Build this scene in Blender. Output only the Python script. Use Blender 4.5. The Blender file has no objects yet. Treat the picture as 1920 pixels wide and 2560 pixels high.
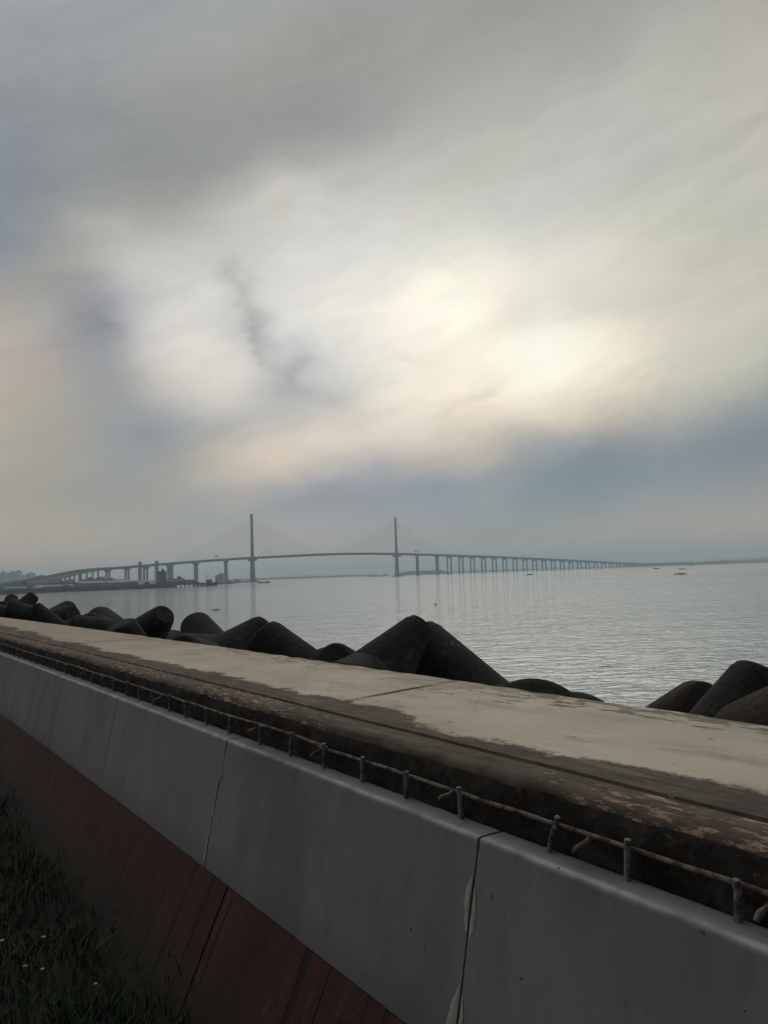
import bpy, bmesh, math, random
from mathutils import Vector, Matrix, noise as mnoise
SC = bpy.context.scene
COL = SC.collection
rnd = random.Random(7)
R = math.radians
EYE = Vector((0.0, 0.0, 6.0))                 # eye height above the sea

# ------------------------------------------------------------------ camera
ROLL, PITCH = R(2.0), R(4.635)
FWD = Vector((0, math.cos(PITCH), math.sin(PITCH)))
_r0 = Vector((1, 0, 0)); _u0 = _r0.cross(FWD)
RIGHT = _r0 * math.cos(ROLL) - _u0 * math.sin(ROLL)
UP = _u0 * math.cos(ROLL) + _r0 * math.sin(ROLL)
cam_d = bpy.data.cameras.new("camera")
cam_d.sensor_fit = 'VERTICAL'; cam_d.sensor_height = 36.0; cam_d.lens = 1923 / 2560 * 36
cam_d.clip_start = 0.05; cam_d.clip_end = 40000
cam = bpy.data.objects.new("camera", cam_d); COL.objects.link(cam)
m3 = Matrix((RIGHT, UP, -FWD)).transposed()
cam.matrix_world = Matrix.Translation(EYE) @ m3.to_4x4()
SC.camera = cam

# ------------------------------------------------------------------ sun direction, exposure
SUN_AZ, SUN_EL = 12.0, 32.0
sd = bpy.data.lights.new("sun", 'SUN'); sd.energy = 0.5; sd.angle = R(50); sd.color = (1.0, 0.93, 0.80)
sun = bpy.data.objects.new("sun", sd); COL.objects.link(sun)
sdir = Vector((math.sin(R(SUN_AZ)) * math.cos(R(SUN_EL)), math.cos(R(SUN_AZ)) * math.cos(R(SUN_EL)), math.sin(R(SUN_EL))))
sun.rotation_euler = (-sdir).to_track_quat('-Z', 'Y').to_euler()
sun.location = EYE + sdir * 50
SC.view_settings.view_transform = 'Standard'; SC.view_settings.look = 'None'
SC.view_settings.exposure = 0.0; SC.view_settings.gamma = 1.0
SC.render.engine = 'CYCLES'
SC.cycles.use_denoising = True
SC.cycles.max_bounces = 8; SC.cycles.volume_bounces = 2
SC.cycles.sample_clamp_indirect = 4.0

# ------------------------------------------------------------------ node helper
class NT:
    def __init__(s, tree): s.t = tree; s.t.nodes.clear()
    def n(s, kind, inp=None, **props):
        nd = s.t.nodes.new(kind)
        for k, v in props.items(): setattr(nd, k, v)
        for k, v in (inp or {}).items():
            sock = nd.inputs[k]
            if isinstance(v, bpy.types.NodeSocket): s.t.links.new(v, sock)
            elif v is not None: sock.default_value = v
        return nd
    def m(s, op, a, b=None, c=None, clamp=False):
        d = {0: a}
        if b is not None: d[1] = b
        if c is not None: d[2] = c
        return s.n('ShaderNodeMath', d, operation=op, use_clamp=clamp).outputs[0]
    def v(s, op, a, b=None, c=None, scale=None):
        d = {0: a}
        if b is not None: d[1] = b
        if c is not None: d[2] = c
        if scale is not None: d['Scale'] = scale
        nd = s.n('ShaderNodeVectorMath', d, operation=op)
        return nd.outputs['Value'] if op in ('DOT_PRODUCT', 'LENGTH', 'DISTANCE') else nd.outputs['Vector']
    def mix(s, f, a, b):
        nd = s.n('ShaderNodeMix', data_type='RGBA', clamp_factor=True)
        for sock, val in ((nd.inputs[0], f), (nd.inputs[6], a), (nd.inputs[7], b)):
            if isinstance(val, bpy.types.NodeSocket): s.t.links.new(val, sock)
            elif isinstance(val, (tuple, list)): sock.default_value = (*val, 1) if len(val) == 3 else val
            else: sock.default_value = val
        return nd.outputs[2]
    def noise(s, vec, scale, detail=4, rough=0.55, dist=0.0):
        return s.n('ShaderNodeTexNoise', {'Vector': vec, 'Scale': scale, 'Detail': detail, 'Roughness': rough, 'Distortion': dist}).outputs[0]
    def ss(s, x, a, b, o0=0.0, o1=1.0):       # smooth step of x from a..b
        return s.n('ShaderNodeMapRange', {0: x, 1: a, 2: b, 3: o0, 4: o1}, interpolation_type='SMOOTHSTEP', clamp=True).outputs[0]
    def lin(s, x, a, b, o0=0.0, o1=1.0):
        return s.n('ShaderNodeMapRange', {0: x, 1: a, 2: b, 3: o0, 4: o1}, clamp=True).outputs[0]
    def scl(s, vec, xyz): return s.v('MULTIPLY', vec, xyz)
    def sep(s, vec): return s.n('ShaderNodeSeparateXYZ', {0: vec}).outputs

# ------------------------------------------------------------------ world: thick dusk cloud over a Nishita sky
SKY_ROWS = [
    [(372, 365, 340), (302, 296, 275), (328, 322, 298), (310, 305, 286), (311, 307, 287), (315, 311, 289), (319, 313, 290), (323, 316, 292), (319, 313, 295), (295, 302, 294), (282, 295, 295), (294, 305, 298), (289, 299, 294), (300, 307, 300), (302, 304, 296), (293, 298, 293), (292, 299, 296), (297, 302, 295), (293, 301, 296), (296, 302, 296), (303, 305, 297), (305, 307, 298), (308, 306, 291), (298, 298, 284), (295, 295, 281), (290, 289, 275), (323, 315, 292), (333, 328, 302), (312, 309, 291), (301, 297, 276), (366, 360, 339)],
    [(382, 373, 343), (293, 286, 264), (333, 324, 297), (307, 303, 281), (318, 315, 292), (311, 309, 286), (314, 312, 290), (308, 309, 290), (307, 309, 292), (304, 309, 290), (299, 310, 291), (291, 306, 296), (294, 308, 300), (289, 303, 299), (288, 301, 299), (285, 300, 298), (279, 297, 294), (278, 294, 292), (285, 295, 289), (288, 296, 289), (290, 298, 290), (289, 296, 288), (276, 287, 279), (280, 287, 275), (287, 288, 273), (290, 285, 268), (281, 275, 262), (277, 271, 258), (308, 301, 283), (267, 261, 247), (350, 342, 322)],
    [(391, 379, 343), (302, 293, 266), (344, 333, 299), (307, 302, 279), (315, 312, 289), (313, 313, 289), (313, 316, 292), (305, 313, 295), (290, 307, 301), (275, 301, 302), (267, 298, 304), (278, 307, 314), (281, 308, 314), (285, 311, 316), (279, 306, 312), (270, 300, 309), (262, 295, 307), (260, 292, 304), (258, 287, 298), (260, 286, 292), (262, 285, 289), (271, 290, 286), (274, 290, 282), (274, 289, 279), (285, 294, 281), (291, 292, 275), (309, 297, 273), (292, 280, 259), (301, 293, 275), (273, 263, 245), (350, 339, 317)],
    [(418, 400, 350), (323, 309, 271), (365, 348, 303), (335, 327, 290), (338, 337, 304), (319, 321, 294), (313, 319, 297), (294, 310, 300), (278, 306, 311), (286, 314, 321), (287, 318, 332), (275, 311, 331), (303, 331, 341), (285, 316, 333), (272, 308, 329), (268, 306, 332), (261, 302, 332), (241, 288, 323), (234, 283, 315), (225, 275, 304), (229, 272, 295), (232, 271, 287), (261, 289, 290), (267, 291, 290), (265, 290, 292), (274, 293, 290), (297, 308, 294), (302, 300, 278), (293, 295, 282), (267, 269, 256), (337, 343, 329)],
    [(441, 411, 349), (339, 317, 270), (386, 358, 303), (345, 330, 285), (349, 343, 304), (325, 325, 297), (321, 322, 298), (309, 317, 302), (283, 313, 327), (247, 300, 338), (284, 319, 339), (299, 332, 359), (275, 314, 351), (307, 339, 363), (262, 303, 346), (256, 299, 346), (261, 305, 357), (247, 295, 344), (223, 279, 327), (213, 272, 315), (190, 253, 297), (188, 248, 288), (185, 242, 281), (208, 261, 293), (225, 275, 306), (230, 272, 297), (240, 278, 296), (233, 276, 290), (256, 276, 284), (221, 247, 257), (281, 311, 327)],
    [(471, 423, 348), (360, 325, 268), (411, 370, 304), (360, 328, 274), (342, 327, 288), (318, 317, 295), (309, 313, 300), (322, 319, 295), (363, 345, 301), (454, 426, 389), (465, 425, 362), (302, 323, 333), (275, 317, 366), (229, 264, 319), (260, 301, 353), (276, 311, 352), (277, 311, 349), (219, 271, 333), (293, 325, 351), (280, 317, 341), (242, 293, 325), (180, 241, 288), (179, 238, 282), (176, 235, 281), (195, 253, 300), (202, 249, 295), (209, 246, 285), (213, 229, 255), (223, 238, 263), (197, 210, 234), (250, 265, 298)],
    [(501, 453, 379), (384, 346, 288), (437, 395, 330), (390, 346, 283), (367, 335, 285), (319, 319, 304), (297, 310, 312), (319, 337, 344), (383, 366, 329), (528, 484, 405), (690, 602, 494), (779, 647, 522), (651, 579, 475), (651, 606, 531), (533, 511, 478), (411, 410, 412), (456, 432, 395), (499, 460, 400), (493, 462, 411), (483, 451, 395), (326, 335, 337), (305, 330, 345), (169, 218, 264), (226, 265, 283), (259, 294, 305), (235, 273, 303), (197, 246, 289), (179, 214, 261), (199, 223, 264), (172, 200, 241), (222, 263, 317)],
    [(526, 481, 408), (403, 369, 314), (458, 418, 353), (408, 378, 326), (380, 349, 300), (338, 325, 300), (283, 314, 339), (225, 263, 298), (336, 379, 417), (410, 412, 385), (448, 447, 407), (644, 600, 534), (710, 641, 557), (765, 677, 561), (735, 671, 567), (754, 700, 606), (714, 660, 568), (704, 632, 537), (737, 657, 538), (600, 543, 456), (543, 495, 426), (662, 602, 502), (607, 557, 464), (492, 462, 396), (482, 466, 404), (419, 421, 382), (353, 372, 347), (246, 289, 311), (224, 269, 306), (223, 259, 280), (316, 360, 373)],
    [(520, 475, 408), (404, 368, 312), (455, 416, 357), (429, 386, 317), (395, 373, 331), (330, 331, 317), (346, 365, 376), (377, 394, 409), (378, 387, 388), (518, 515, 497), (572, 554, 514), (486, 496, 485), (535, 532, 511), (598, 601, 581), (581, 577, 527), (825, 784, 666), (933, 876, 743), (929, 849, 708), (975, 877, 713), (937, 857, 695), (971, 880, 706), (849, 793, 648), (820, 750, 606), (750, 681, 552), (682, 637, 535), (567, 559, 478), (515, 510, 427), (454, 453, 374), (371, 394, 358), (360, 374, 331), (497, 514, 445)],
    [(522, 478, 428), (405, 368, 325), (448, 413, 371), (420, 377, 323), (408, 364, 304), (328, 340, 351), (321, 331, 321), (516, 506, 482), (638, 613, 558), (681, 650, 596), (671, 647, 598), (549, 553, 545), (477, 497, 513), (529, 538, 533), (665, 666, 626), (758, 736, 654), (865, 826, 719), (918, 871, 747), (945, 898, 753), (945, 905, 755), (1143, 1048, 852), (1120, 1037, 852), (936, 891, 745), (897, 850, 688), (791, 762, 620), (666, 654, 551), (576, 583, 498), (551, 554, 467), (501, 509, 436), (459, 463, 399), (623, 626, 540)],
    [(527, 483, 432), (412, 376, 338), (460, 421, 375), (443, 399, 362), (392, 365, 338), (284, 295, 318), (380, 399, 422), (564, 547, 521), (692, 668, 622), (773, 739, 662), (699, 675, 620), (557, 566, 565), (573, 582, 587), (620, 630, 621), (744, 735, 683), (849, 822, 739), (908, 874, 764), (976, 924, 789), (967, 916, 782), (1020, 959, 802), (1162, 1064, 873), (1255, 1123, 916), (1108, 1002, 833), (923, 868, 718), (765, 727, 604), (682, 647, 550), (640, 619, 529), (610, 599, 517), (578, 569, 492), (506, 495, 428), (663, 641, 552)],
    [(487, 459, 421), (385, 361, 327), (441, 411, 372), (415, 387, 346), (357, 355, 346), (277, 289, 306), (312, 325, 362), (656, 646, 621), (652, 636, 593), (680, 667, 635), (555, 569, 567), (561, 577, 583), (681, 680, 657), (808, 790, 738), (814, 807, 746), (875, 849, 767), (1023, 942, 825), (998, 927, 826), (1188, 1064, 870), (928, 873, 736), (781, 767, 665), (887, 849, 723), (744, 727, 639), (704, 686, 603), (654, 626, 547), (604, 581, 505), (599, 579, 499), (568, 545, 467), (565, 536, 457), (492, 468, 400), (631, 599, 511)],
    [(358, 371, 386), (308, 308, 307), (347, 347, 345), (393, 372, 341), (391, 380, 367), (344, 352, 385), (418, 427, 465), (558, 556, 531), (650, 642, 596), (692, 674, 628), (605, 610, 590), (667, 662, 626), (747, 730, 682), (803, 786, 729), (842, 828, 757), (863, 848, 764), (1013, 943, 818), (1081, 990, 848), (1093, 990, 862), (999, 924, 794), (833, 804, 704), (819, 792, 692), (711, 697, 616), (737, 723, 619), (674, 669, 571), (613, 609, 519), (581, 572, 488), (541, 529, 452), (538, 522, 445), (471, 458, 391), (606, 597, 510)],
    [(278, 316, 362), (225, 252, 283), (252, 283, 321), (263, 284, 305), (366, 358, 335), (435, 429, 403), (519, 515, 501), (641, 633, 600), (643, 637, 588), (635, 645, 610), (624, 634, 605), (630, 638, 618), (721, 707, 667), (753, 736, 688), (768, 759, 708), (800, 789, 723), (838, 824, 735), (929, 893, 758), (959, 917, 762), (888, 856, 743), (842, 817, 715), (784, 761, 680), (768, 747, 657), (708, 695, 600), (663, 655, 557), (605, 603, 511), (574, 572, 485), (528, 527, 449), (528, 525, 448), (466, 460, 391), (612, 603, 513)],
    [(274, 308, 347), (215, 242, 273), (236, 268, 303), (242, 270, 299), (301, 315, 316), (404, 404, 376), (468, 461, 415), (517, 509, 478), (569, 558, 530), (588, 584, 552), (613, 618, 582), (641, 638, 600), (663, 658, 624), (700, 686, 648), (707, 695, 655), (705, 697, 656), (711, 707, 655), (721, 721, 655), (754, 745, 661), (735, 724, 646), (692, 681, 626), (682, 671, 611), (656, 646, 582), (637, 629, 551), (609, 604, 518), (578, 575, 493), (560, 557, 477), (530, 525, 449), (548, 534, 454), (483, 467, 396), (635, 612, 520)],
    [(280, 314, 352), (214, 241, 269), (237, 268, 303), (233, 257, 281), (269, 289, 303), (299, 310, 306), (330, 335, 321), (312, 312, 286), (390, 389, 361), (483, 477, 446), (551, 540, 501), (607, 593, 545), (645, 625, 570), (655, 637, 590), (660, 641, 598), (671, 646, 602), (674, 646, 599), (649, 637, 585), (621, 624, 573), (602, 605, 564), (588, 585, 553), (584, 580, 546), (584, 579, 537), (567, 565, 517), (552, 551, 500), (533, 533, 478), (539, 533, 471), (524, 514, 447), (556, 535, 458), (490, 468, 398), (632, 604, 517)],
    [(305, 338, 371), (230, 256, 282), (254, 283, 314), (240, 264, 288), (257, 277, 294), (268, 282, 289), (283, 292, 289), (283, 291, 283), (292, 299, 285), (354, 358, 337), (438, 431, 401), (515, 498, 460), (590, 569, 519), (578, 570, 528), (561, 557, 521), (570, 563, 524), (573, 565, 521), (572, 562, 515), (562, 552, 501), (559, 552, 503), (561, 556, 513), (555, 550, 512), (542, 539, 504), (529, 528, 493), (516, 517, 483), (506, 506, 468), (522, 515, 464), (514, 502, 443), (548, 526, 453), (486, 462, 393), (624, 594, 509)],
    [(335, 368, 397), (252, 277, 299), (277, 306, 334), (260, 283, 305), (273, 293, 308), (273, 287, 296), (277, 288, 291), (274, 283, 281), (277, 287, 282), (279, 292, 286), (307, 317, 308), (351, 352, 336), (369, 368, 351), (386, 388, 369), (414, 420, 397), (444, 451, 422), (472, 480, 443), (490, 498, 454), (501, 503, 458), (510, 508, 463), (524, 518, 474), (526, 520, 479), (518, 513, 475), (509, 506, 469), (508, 504, 466), (505, 500, 457), (516, 507, 455), (506, 491, 433), (537, 514, 444), (475, 449, 383), (596, 565, 489)],
    [(370, 401, 424), (278, 302, 321), (306, 334, 357), (283, 307, 327), (295, 315, 330), (297, 311, 319), (307, 315, 315), (303, 309, 304), (299, 303, 296), (298, 301, 292), (293, 298, 289), (292, 297, 288), (299, 302, 292), (289, 294, 285), (303, 311, 299), (340, 349, 331), (372, 382, 357), (402, 411, 380), (424, 430, 395), (441, 443, 407), (452, 452, 415), (462, 459, 423), (470, 467, 430), (474, 471, 433), (482, 478, 437), (485, 479, 434), (493, 483, 433), (479, 464, 412), (500, 478, 421), (444, 418, 365), (548, 518, 459)],
    [(406, 435, 451), (303, 326, 341), (336, 362, 380), (306, 331, 348), (314, 337, 353), (312, 330, 341), (325, 337, 339), (329, 336, 331), (334, 336, 325), (336, 333, 318), (341, 334, 315), (329, 324, 305), (310, 309, 294), (306, 307, 292), (304, 308, 294), (313, 318, 302), (330, 336, 317), (347, 353, 330), (363, 369, 343), (377, 381, 354), (390, 391, 362), (401, 401, 371), (414, 414, 382), (425, 424, 389), (437, 436, 397), (442, 438, 397), (452, 445, 402), (439, 427, 384), (454, 434, 391), (399, 376, 338), (492, 466, 423)],
    [(433, 463, 473), (331, 354, 362), (367, 393, 403), (334, 358, 370), (331, 356, 372), (319, 341, 359), (323, 343, 356), (332, 347, 350), (342, 352, 346), (348, 354, 340), (352, 353, 334), (351, 348, 327), (341, 340, 318), (328, 328, 309), (321, 323, 305), (320, 324, 305), (322, 326, 308), (325, 330, 311), (330, 335, 315), (336, 340, 319), (343, 346, 324), (352, 355, 332), (365, 368, 341), (378, 380, 351), (391, 393, 360), (395, 397, 362), (403, 400, 365), (390, 382, 349), (414, 399, 365), (376, 356, 323), (489, 464, 421)],
    [(429, 460, 471), (333, 357, 366), (376, 403, 412), (353, 378, 386), (354, 380, 392), (338, 364, 378), (331, 357, 375), (330, 354, 367), (339, 360, 363), (346, 364, 357), (353, 367, 352), (353, 364, 345), (349, 357, 336), (344, 351, 329), (336, 343, 323), (330, 338, 318), (325, 333, 314), (320, 327, 309), (316, 323, 306), (314, 320, 304), (313, 319, 302), (316, 321, 304), (327, 332, 312), (336, 341, 319), (351, 355, 329), (361, 363, 335), (383, 381, 350), (386, 379, 346), (419, 405, 369), (383, 362, 328), (491, 466, 422)],
    [(430, 461, 471), (333, 356, 365), (373, 400, 409), (348, 373, 383), (352, 378, 391), (341, 367, 381), (341, 367, 381), (337, 364, 375), (341, 366, 373), (344, 368, 368), (348, 370, 364), (350, 370, 358), (348, 367, 351), (344, 361, 344), (339, 354, 336), (334, 347, 330), (327, 340, 323), (321, 333, 316), (315, 325, 310), (310, 320, 305), (309, 318, 302), (312, 319, 303), (321, 327, 309), (335, 340, 318), (354, 358, 332), (368, 370, 341), (388, 387, 354), (387, 380, 347), (416, 402, 367), (379, 360, 326), (490, 465, 421)],
    [(430, 461, 472), (332, 356, 365), (375, 402, 411), (350, 375, 384), (353, 379, 391), (339, 365, 380), (336, 363, 378), (335, 361, 372), (340, 364, 370), (345, 367, 366), (349, 369, 362), (349, 368, 356), (348, 365, 350), (344, 360, 343), (339, 353, 336), (333, 346, 329), (327, 339, 322), (321, 332, 315), (315, 325, 309), (311, 320, 305), (310, 318, 302), (313, 319, 303), (323, 328, 309), (334, 339, 318), (351, 355, 330), (362, 365, 337), (384, 383, 351), (384, 378, 346), (417, 404, 369), (379, 360, 327), (493, 466, 422)],
    [(428, 458, 468), (335, 359, 367), (372, 398, 407), (349, 374, 384), (352, 378, 390), (341, 368, 381), (340, 367, 380), (337, 364, 375), (340, 366, 372), (344, 368, 368), (348, 370, 364), (350, 370, 358), (348, 367, 351), (345, 361, 344), (340, 354, 337), (334, 348, 330), (328, 341, 324), (321, 334, 317), (315, 326, 311), (311, 321, 305), (310, 318, 303), (312, 319, 303), (320, 326, 308), (333, 338, 317), (351, 355, 330), (365, 368, 339), (385, 384, 352), (385, 380, 347), (412, 401, 366), (380, 362, 329), (487, 461, 418)],
]
WISPS = [
[[-0.3344, 0.889, 0.3129], [5.4, 6.67, -13.3], [-42.95, -8.51, -21.71], -0.11],
[[-0.348, 0.8751, 0.3364], [3.29, 6.93, -14.74], [-25.38, -6.7, -8.82], -0.05],
[[-0.2974, 0.9333, 0.201], [12.41, 6.2, -10.65], [-23.61, -1.42, -28.35], -0.11],
[[-0.3088, 0.9053, 0.2917], [11.86, 13.04, -28.17], [-104.67, -18.71, -52.73], -0.08],
[[-0.2716, 0.9086, 0.3172], [10.22, 11.09, -23.23], [-36.93, -4.6, -18.45], 0.05],
[[-0.1813, 0.9747, 0.1305], [17.88, 2.79, 3.65], [20.54, 19.25, -115.3], 0.07],
[[-0.0744, 0.9832, 0.1669], [13.4, 0.39, 3.46], [33.32, 24.95, -132.06], 0.05],
[[0.1055, 0.9751, 0.1953], [11.54, -1.72, 2.18], [34.4, 28.34, -160.07], 0.04],
[[-0.0014, 0.9792, 0.2029], [17.76, -1.05, 4.94], [50.53, 36.11, -173.86], -0.05],
[[-0.1207, 0.9747, 0.1882], [14.77, 1.23, 2.91], [31.79, 38.26, -177.79], -0.06],
[[-0.2238, 0.9391, 0.2609], [24.9, 2.57, 11.84], [44.79, 39.2, -102.68], -0.05],
[[-0.2321, 0.947, 0.2221], [22.87, 4.49, 4.49], [18.96, 35.7, -132.43], -0.05],
[[0.0502, 0.9372, 0.3451], [17.05, -3.28, 6.28], [39.49, 31.32, -90.8], 0.03],
[[0.2358, 0.923, 0.304], [13.24, -3.84, 1.29], [20.23, 31.89, -112.52], -0.05],
[[0.1924, 0.9561, 0.2209], [14.58, -3.42, 1.94], [28.68, 31.35, -160.63], 0.04],
[[-0.03, 0.9311, 0.3635], [16.66, -4.09, 11.71], [61.95, 32.04, -76.95], 0.03],
[[-0.1763, 0.9132, 0.3675], [14.73, 22.24, -48.54], [-112.5, -6.74, -37.22], -0.14],
[[-0.1704, 0.924, 0.3422], [9.78, 15.5, -37.28], [-113.57, -8.58, -33.37], -0.12],
[[-0.1586, 0.9353, 0.3163], [15.0, 14.58, -35.89], [-95.45, -2.37, -40.84], -0.18],
[[-0.1455, 0.9443, 0.2951], [28.59, 20.87, -53.21], [-104.75, 1.28, -55.78], -0.26],
[[-0.1274, 0.9527, 0.2761], [43.77, 14.59, -30.64], [-71.18, 17.53, -93.34], -0.14],
[[-0.1017, 0.9573, 0.2705], [127.86, 26.28, -46.21], [-20.54, 11.95, -50.03], -0.2],
[[-0.106, 0.9636, 0.2453], [38.32, 7.69, -14.08], [-30.91, 15.81, -75.48], -0.12],
[[-0.0776, 0.9706, 0.2279], [23.66, 1.92, -0.39], [-2.21, 14.43, -62.22], -0.11],
[[0.0367, 0.9606, 0.2755], [32.97, -0.15, -4.17], [-24.8, 57.72, -197.97], -0.08],
[[0.1178, 0.9669, 0.2262], [40.18, -6.87, 7.99], [37.12, 32.58, -158.65], -0.12],
[[0.106, 0.9695, 0.2212], [23.24, -3.39, 3.45], [31.82, 37.13, -178.03], -0.06],
[[-0.1547, 0.9669, 0.2028], [23.23, 2.82, 3.97], [16.34, 26.63, -114.5], -0.06],
[[-0.2066, 0.9601, 0.1885], [19.88, 3.23, 5.08], [34.14, 38.36, -158.02], -0.06],
[[-0.1689, 0.974, 0.1508], [32.76, 5.37, 1.43], [5.78, 51.82, -328.2], -0.04],
[[-0.3128, 0.898, 0.3094], [9.75, 11.36, -23.3], [-91.64, -16.03, -46.14], -0.08],
[[-0.0692, 0.9579, 0.2785], [41.42, 3.06, -0.59], [-1.89, 15.33, -53.19], 0.05],
[[-0.1175, 0.9394, 0.3221], [64.43, 2.34, 16.15], [9.01, 14.16, -38.0], 0.06],
[[-0.1974, 0.9492, 0.2449], [26.9, 4.21, 5.07], [7.56, 15.18, -52.73], 0.04],
]

SKY_AZ0, SKY_AZ1, SKY_EL0, SKY_EL1 = -32.0, 32.0, -3.0, 43.0
def build_world():
    w = bpy.data.worlds.new("World"); SC.world = w; w.use_nodes = True
    N = NT(w.node_tree)
    d0 = N.n('ShaderNodeTexCoord').outputs['Generated']
    d0 = N.v('NORMALIZE', d0)
    # wind-torn cloud edges: the direction is warped by streaky noise
    sv = N.scl(d0, (1.0, 1.0, 1.9))
    w1 = N.n('ShaderNodeTexNoise', {'Vector': sv, 'Scale': 6.5, 'Detail': 7.0, 'Roughness': 0.6}).outputs[1]
    w1 = N.v('SUBTRACT', w1, (0.5, 0.5, 0.5))
    d = N.v('ADD', d0, N.v('SCALE', w1, scale=0.06))
    d = N.v('NORMALIZE', d)
    x, y, z = N.sep(d)
    az = N.m('MULTIPLY', N.m('ARCTAN2', x, y), 180 / math.pi)
    el = N.m('MULTIPLY', N.m('ARCSINE', z), 180 / math.pi)
    nr = len(SKY_ROWS); de = (SKY_EL1 - SKY_EL0) / (nr - 1)
    fac = N.m('DIVIDE', N.m('SUBTRACT', az, SKY_AZ0), SKY_AZ1 - SKY_AZ0, clamp=True)
    ec = N.m('MINIMUM', N.m('MAXIMUM', el, -1.0), SKY_EL1 - 1.5 * de)
    rv = N.m('DIVIDE', N.m('SUBTRACT', ec, SKY_EL0), de)
    acc = None
    for j, row in enumerate(SKY_ROWS):
        cols = [tuple(v / 1000 for v in c) for c in row]
        rp = N.n('ShaderNodeValToRGB', {0: fac}); cr = rp.color_ramp; cr.interpolation = 'B_SPLINE'
        for i in range(1, len(cols) - 1): cr.elements.new(i / (len(cols) - 1))
        for i, c in enumerate(cols): cr.elements[i].color = (*c, 1)
        t = N.m('ABSOLUTE', N.m('SUBTRACT', rv, float(j)))
        p1 = N.m('MAXIMUM', N.m('SUBTRACT', 1.5, t), 0.0); p2 = N.m('MAXIMUM', N.m('SUBTRACT', 0.5, t), 0.0)
        wgt = N.m('SUBTRACT', N.m('MULTIPLY', N.m('MULTIPLY', p1, p1), 0.5), N.m('MULTIPLY', N.m('MULTIPLY', p2, p2), 1.5))
        acc = N.v('SCALE', rp.outputs[0], scale=wgt) if acc is None else N.v('ADD', acc, N.v('SCALE', rp.outputs[0], scale=wgt))
    # torn dark wisps
    w2 = N.n('ShaderNodeTexNoise', {'Vector': sv, 'Scale': 11.0, 'Detail': 7.0, 'Roughness': 0.62}).outputs[1]
    dw = N.v('ADD', d0, N.v('SCALE', N.v('SUBTRACT', w2, (0.5, 0.5, 0.5)), scale=0.085))
    tot = None
    for p0, ax, ay, st in WISPS:
        q = N.v('SUBTRACT', dw, tuple(p0))
        a = N.v('DOT_PRODUCT', q, tuple(ax)); b = N.v('DOT_PRODUCT', q, tuple(ay))
        g = N.m('EXPONENT', N.m('MULTIPLY', N.m('MULTIPLY_ADD', a, a, N.m('MULTIPLY', b, b)), -0.5))
        tot = N.m('MULTIPLY', g, st) if tot is None else N.m('MULTIPLY_ADD', g, st, tot)
    dr = N.n('ShaderNodeVectorRotate', {'Vector': N.v('ADD', d, (3.1, 1.7, 0.4)), 'Angle': R(17)}, rotation_type='Y_AXIS').outputs[0]   # streaks climb to the right
    fine = N.m('SUBTRACT', N.noise(N.scl(dr, (0.8, 1.0, 4.5)), 6.0, 7, 0.62, 0.4), 0.5)
    fine2 = N.m('SUBTRACT', N.noise(N.scl(dr, (0.8, 1.0, 2.6)), 15.0, 7, 0.65, 0.8), 0.5)
    broken = N.ss(N.noise(dr, 4.0, 3), 0.4, 0.65)
    gain = N.m('ADD', N.m('ADD', N.m('MULTIPLY_ADD', fine, 0.24, 1.0), N.m('MULTIPLY', N.m('MULTIPLY', fine2, broken), 0.34)), N.m('MULTIPLY', tot, 0.8))
    front = N.v('SCALE', acc, scale=gain)
    low = N.ss(N.m('MULTIPLY', N.m('ARCSINE', N.sep(d0)[2]), 180 / math.pi), 7.0, 0.0)     # warm gain painted into the low sky to offset the bluish haze
    front = N.v('MULTIPLY', front, N.v('ADD', (1, 1, 1), N.v('SCALE', (0.62, 0.28, 0.06), scale=low)))
    mid = N.ss(N.m('MULTIPLY', N.m('ARCSINE', N.sep(d0)[2]), 180 / math.pi), 28.0, 12.0)
    front = N.v('MULTIPLY', front, N.v('ADD', (1, 1, 1), N.v('SCALE', (0.105, 0.075, 0.055), scale=mid)))
    # beyond the frame: sky brightened overhead, darkened behind, to set the foreground light
    x0, y0, z0 = N.sep(d0)
    az0 = N.m('ABSOLUTE', N.m('MULTIPLY', N.m('ARCTAN2', x0, y0), 180 / math.pi))
    el0 = N.m('MULTIPLY', N.m('ARCSINE', z0), 180 / math.pi)
    side = N.ss(az0, 38.0, 75.0); top = N.ss(el0, 41.0, 60.0)
    nb = N.noise(N.scl(d0, (1.0, 1.0, 2.0)), 3.0, 5)
    rear = N.ss(y0, 0.35, -0.5)                       # 1 behind the camera
    back = N.mix(rear, BACK_TOP, BACK_REAR)
    back = N.v('SCALE', back, scale=N.m('MULTIPLY_ADD', nb, 0.5, 0.75))
    msk = N.m('SUBTRACT', 1.0, N.m('MULTIPLY', N.m('SUBTRACT', 1.0, side), N.m('SUBTRACT', 1.0, top)))
    # above 60 degrees azimuth stops meaning anything, so 'top' rules there
    cloud = N.mix(msk, front, back)
    sky = N.n('ShaderNodeTexSky', sky_type='NISHITA', sun_disc=False, sun_elevation=R(SUN_EL), sun_rotation=R(SUN_AZ)).outputs[0]
    out = N.mix(0.99, sky, N.v('SCALE', cloud, scale=10.0 / 1.0))
    bg = N.n('ShaderNodeBackground', {0: out, 1: 0.1})
    o = N.n('ShaderNodeOutputWorld', {0: bg.outputs[0]})
BACK_TOP = (0.88, 0.87, 0.84)
BACK_REAR = (0.07, 0.074, 0.082)
build_world()

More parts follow.
